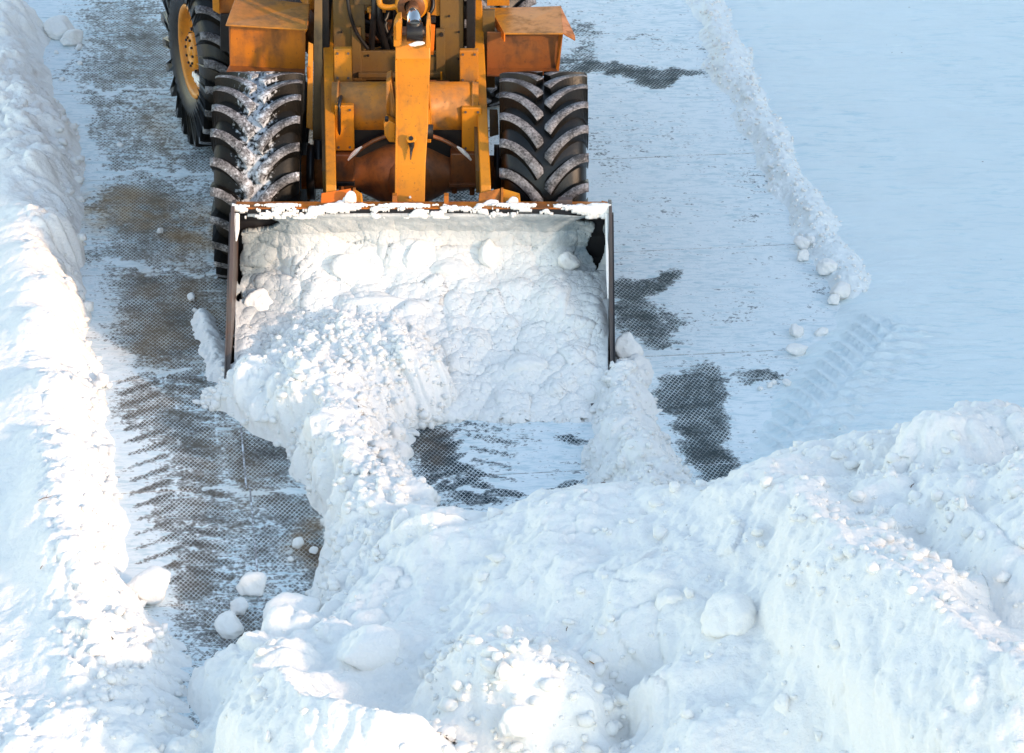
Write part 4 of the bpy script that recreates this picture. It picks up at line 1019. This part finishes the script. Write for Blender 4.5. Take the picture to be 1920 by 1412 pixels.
box_q(913, 955, -60, 11, 1.05, .05).build('fender_post', YELD, LD, .003)
box_q(905, 928, 20, 165, .75, .04).build('fender_stay', OLIVE, LD, .003)
q = MB(); quad_solid([V(918,255,.35), V(934,250,.35), V(932,205,.5), V(918,205,.5)], .02, q); q.build('mud_flap', OLIVE, LD)
# fuel tank step beside the rear wheel
q = MB(); quad_solid([V(412,27,1.55), V(470,27,1.55), V(470,-50,1.55), V(398,-50,1.55)], .30, q); q.build('tank_step', ORG, LD, .006)
q = MB(); quad_solid([V(399,19,1.50), V(412,27,1.50), V(410,-50,1.52), V(397,-50,1.52)], .02, q); q.build('tank_step_edge', YEL, LD, .003)
q = MB(); quad_solid([V(413,96,1.50), V(432,98,1.50), V(432,27,1.50), V(413,27,1.50)], .03, q); q.build('step_bracket', BLK, LD, .003)

# ---- rear frame, cab and hood (above the upper edge of the picture)
def rbox(x0, x1, y0, y1, z0, z1, mb=None):
    mb = mb or MB(); mb.hexa([rear(x, y, z) for x, y, z in ((x0,y0,z0),(x1,y0,z0),(x1,y1,z0),(x0,y1,z0),(x0,y0,z1),(x1,y0,z1),(x1,y1,z1),(x0,y1,z1))]); return mb
rbox(-.38,.38,.15,2.9,.62,1.02).build('rear_frame', ORGB, LD, .02)
rbox(-.68,.68,1.35,3.3,1.03,1.95).build('engine_hood', YELD, LD, .05)
rbox(-.72,.72,.0,1.33,1.45,1.60).build('cab_floor', YELD, LD, .02)
for x in (-.70,.64):
    for y in (.02,1.25): rbox(x, x+.06, y, y+.06, 1.605, 3.0).build('cab_post', YEL, LD, .01)
rbox(-.76,.76,-.05,1.38,3.005,3.10).build('cab_roof', YEL, LD, .03)
for g_ in ((-.62,.62,.035,.045),(-.685,-.675,.10,1.24),(.675,.685,.10,1.24),(-.62,.62,1.28,1.29)): rbox(*g_,1.62,2.99).build('cab_window', GLASS, LD)
q = MB(); q.tube([rear(0,.02,.5), rear(0,.02,1.1)], .07, 16); q.build('hitch_pin', STEEL, LD)
rbox(-.60,.60,3.31,3.5,.6,1.4).build('counterweight', YELD, LD, .04)
q = MB(); q.tube([rear(-.7,1.36,.70), rear(.7,1.36,.70)], .12, 20); q.build('rear_axle', ORGB, LD)

# ---- bucket
BL, BR = V(441, 395, -1.0).x, V(1141, 395, -1.0).x
zt = V(760, 405, -1.0).z; ztt = V(760, 393, -1.0).z; zf = V(760, 378, -.88).z
shell = [(-1.0, zt), (-.93, zt-.02), (-.86, zt-.10), (-.80,.62), (-.775,.45), (-.80,.25), (-.90,.09), (-1.10,.02), (-1.96,.012)]
outer = [(-1.96,.0),(-1.08,.0),(-.88,.065),(-.77,.23),(-.745,.45),(-.77,.63),(-.83,zt-.07),(-.88,zt+.01),(-1.0,zt+.012)]
bu = MB(); bu.prism(shell + outer, BL, BR); bu.build('bucket_shell', INNER, LD)
bu = MB(); bu.prism([(-1.0, zt-.001), (-1.0, ztt), (-.975, ztt+.004), (-.965, zt+.01)], BL+.001, BR-.001); bu.build('bucket_lip', BLK, LD, .004)
bu = MB(); bu.prism([(-.999, ztt+.002), (-.998, ztt+.012), (-.88, zf), (-.86, zf-.01), (-.86, zt-.02), (-.872, zt-.02), (-.884, zf-.018), (-.985, ztt-.003)], BL+.002, BR-.002); bu.build('bucket_top_rail', ORG, LD, .002)
spoly = [(-1.015, ztt+.03), (-.88, zf+.015), (-.80,.75), (-.745,.45), (-.78,.2), (-.88,.04), (-1.1,-.0), (-2.0,.0), (-2.02,.03)]
for x0, x1 in ((BL-.026, BL-.001), (BR+.001, BR+.022)):
    q = MB(); q.prism(spoly, x0, x1); q.build('bucket_side_plate', [STEEL], LD, .003)
q = MB(); q.prism([(-2.16,.0),(-1.962,.0),(-1.962,.028),(-2.10,.02)], BL, BR); q.build('cutting_edge', STEEL, LD)
for x in (BL-.036, BR+.0225):   # wear strips along the side plate edges
    q = MB(); q.prism([(-1.035, ztt-.02), (-1.0, ztt-.02), (-1.97,.05), (-2.04,.04)], x, x+.010); q.build('wear_strip', INNER if x > 0 else STEEL, LD)
# brackets on the top rail
for cx, s in ((662, 1), (941, -1)):
    yb = -.90
    l, r = (601, 679) if s > 0 else (897, 976)
    quad = lambda pts, th, name, mat: (lambda mb: mb.build(name, mat, LD, .003))(quad_solid(pts, th))
    quad([V(l,388,-.93), V(cx,391,-.90), V(cx-4,353,-.80), V(l+2,362,-.84)], .018, 'bracket_plate', REDO if s > 0 else ORG)
    quad([V(cx+2,391,-.90), V(r,388,-.93), V(r-3,362,-.84), V(cx,353,-.80)], .018, 'bracket_plate', YEL)
    q = MB(); a = V(cx-2,393,-.99); b = V(cx-3,353,-.80); q.prism([(a.y, a.z), (b.y, b.z), (b.y+.06, b.z-.02), (-.80,a.z-.02)], a.x, a.x+.016); q.build('bracket_fin', ORG, LD, .002)
for x in (741, 838):
    a = V(x, 393, -.99); b = V(x, 378, -.90); q = MB(); q.prism([(a.y, a.z), (b.y-.02, b.z+.05), (b.y+.03, b.z+.05), (b.y+.03, a.z)], a.x-.02, a.x+.01); q.build('rail_rib', ORG, LD, .002)
q = box_q(1047, 1073, 375, 390, -.96, .05); q.build('step_bracket', STEEL, LD, .003)
quad_solid([V(1133,392,-.99), V(1144,394,-.99), V(1138,378,-.92), V(1128,376,-.90)], .012).build('corner_tab', ORG, LD, .002)
# snow crust stuck along the edge of the bucket
nx_, ns_ = 900, 16
xs1 = np.linspace(BL-.02, BR+.015, nx_); ss = np.linspace(0, 1, ns_); XX, SS = np.meshgrid(xs1, ss)
yy = np.interp(SS, [0, .35, .5, 1], [-.975, -1.0, -1.004, -1.004]); zz = np.interp(SS, [0, .35, .5, 1], [ztt+.018, ztt+.010, ztt, zt-.014])
nz = 1.25*fbm(XX, SS*.3, 4.2, 6, 301, .65) - .30*SS + .22*np.exp(-((XX-BL)/.25)**2) + .10*np.sin(XX*2.1+.5)
th_ = sstep(nz, -.04, .35)*.016 + .004*fbm(XX, SS*.3, 40, 2, 302)
PP = np.stack([XX, yy - th_*np.interp(SS, [0,.4,1],[.2,.7,1]), zz + th_*np.interp(SS,[0,.4,1],[1,.7,.1])], -1)
o = link('snow_crust', grid_mesh('snow_crust', PP, nz > .15), SNOW_S); tag(o, 'broken crust of snow stuck along the top lip of the bucket', 'snow crust')
sol = o.modifiers.new('thickness', 'SOLIDIFY'); sol.thickness = .006; sol.offset = -1
qs = [V(446,396,-1.01), V(450,470,-1.25)]
q = MB(); q.tube([V(443,402,-1.02), V(444,430,-1.10), V(443,452,-1.17)], [.022,.018,.005], 8); o = q.build('snow_crust', SNOW_S); tag(o, 'white snow strip running down the left edge of the bucket opening', 'snow crust')
q = MB(); q.tube([V(1139,402,-1.02), V(1138,450,-1.17), V(1139,520,-1.42), V(1140,560,-1.55)], [.016,.010,.008,.003], 8); o = q.build('snow_crust', SNOW_S); tag(o, 'thin white snow strip running down the right edge of the bucket opening', 'snow crust')
for px, py, Y, s, l in ((655,374,-.90,(.055,.05,.065),'white snow wedge lying in the left bucket bracket'),(636,382,-.92,(.05,.04,.02),'flat snow patch at the left foot of the left bucket bracket'),
    (918,382,-.93,(.075,.04,.028),'snow patch in the left half of the right bucket bracket'),(960,379,-.92,(.05,.04,.04),'snow patch in the right half of the right bucket bracket'),
    (1062,389,-.98,(.055,.03,.018),'little snow heap below the small steel bracket on the bucket rail'),(781,82,-.09,(.065,.03,.016),'white snow line under the rod eye at the top of the tilt lever')):
    o = link('snow_patch', BLK_M[2], SNOW_S); o.location = V(px, py, Y); o.scale = s; o.rotation_euler = (0, 0, .3*s[0]*10); tag(o, l, 'snow patch')

# ================================================================== BUILDING ADDED to shade the snow field (outside the picture)
ga = tag(empty('shade_building', (17.2, 0, 0)), 'long grey two storey building added outside the picture to shade the snow field', 'building')
GH = 6.9
BRK = paint_mat('shade_building_render', (.34,.33,.31), .3); 
q = MB(); q.box(0, 6, -26, 34, -.02, GH-.15); q.build('shade_building_wall', BRK, ga)
q = MB(); q.box(-.15, 6.15, -26.15, 34.15, GH-.148, GH); q.build('shade_building_roof', STEEL, ga)
for k in range(15):
    q = MB(); q.box(-.06, -.003, -25 + k*4, -22.4 + k*4, .0, 2.3); q.build('shade_building_gate', ORGB if k % 2 else OLIVE, ga, .01)

# ================================================================== LITTER
def leaf(px, py, z, L, col_, rz, label):
    m, nt, b = newmat('dry_leaf'); b.inputs['Base Color'].default_value = (*col_, 1); b.inputs['Roughness'].default_value = .7
    bm = bmesh.new(); rows = []
    for i in range(7):
        t = i/6; wd = L*.33*math.sin(math.pi*min(1, t*1.05+.03))**.8; rows.append([bm.verts.new((-wd, L*(t-.5), .25*wd)), bm.verts.new((0, L*(t-.5), .0 + .1*L*math.sin(t*3))), bm.verts.new((wd, L*(t-.5), .3*wd))])
    for a, b_ in zip(rows, rows[1:]):
        for k in range(2): bm.faces.new((a[k], a[k+1], b_[k+1], b_[k]))
    me = bm_done(bm, 'dry_leaf', True); o = link('dry_leaf', me, m); o.modifiers.new('s', 'SOLIDIFY').thickness = .0015
    o.location = U(px, py, z); o.rotation_euler = (.5, .2, rz); tag(o, label, 'leaf')
def hitz(px, py, host):
    P, n, k = HOSTS[host]; a, b = proj(P[..., 0], P[..., 1], P[..., 2]); d = (a-px)**2 + (b-py)**2 + np.where(k, 0, 1e9)
    d = np.where(d < 9, P[..., 1], 1e6); i = np.unravel_index(np.argmin(d), d.shape); return P[i]
def on_surface(o, px, py, host, lift=.01):
    p_ = hitz(px, py, host); o.location = (p_[0], p_[1]-lift, p_[2] + lift)
leaf(1108, 1237, .7, .055, (.28,.13,.03), .9, 'brown dry leaf lying on the big pile above the near mound'); on_surface(bpy.data.objects['dry_leaf'], 1108, 1237, 'snow_pile', .012)
def twig(px, py, host, L, rz, label):
    q = MB(); q.tube([(-L/2,0,0),(-L*.1,L*.06,.004),(L*.2,-L*.04,.006),(L/2,L*.08,.002)], [.0022,.0028,.0022,.001], 6)
    if L > .05: q.tube([(0,0,.004),(L*.2,L*.22,.012)], [.002,.0008], 5)
    o = q.build('twig', TW); tag(o, label, 'twig'); on_surface(o, px, py, host, .006); o.rotation_euler = (.2, -.2, rz)
TW = paint_mat('twig_bark', (.16, .09, .05), .2)
twig(84, 934, 'snow_bank', .09, .2, 'thin brown twig on the snow bank above the sunlit crest')
twig(1890, 1293, 'snow_pile', .08, -.6, 'dark twig on the pile close to the right photo edge')
twig(1130, 905, 'snow_windrow.001', .07, .1, 'brown twig at the lower left foot of the right windrow')
twig(1060, 1180, 'snow_pile', .035, 1.4, 'short twig on the smooth slope above the dry leaf')
twig(1710, 910, 'snow_pile', .04, .9, 'short dark twig in the trough behind the first ridge')
twig(76, 1065, 'snow_bank', .03, 1.2, 'tiny curled twig low on the snow bank')
par(crumbs('snow_windrow', 900, .010, .045, 7, -.01, 2), obs['snow_windrow'])
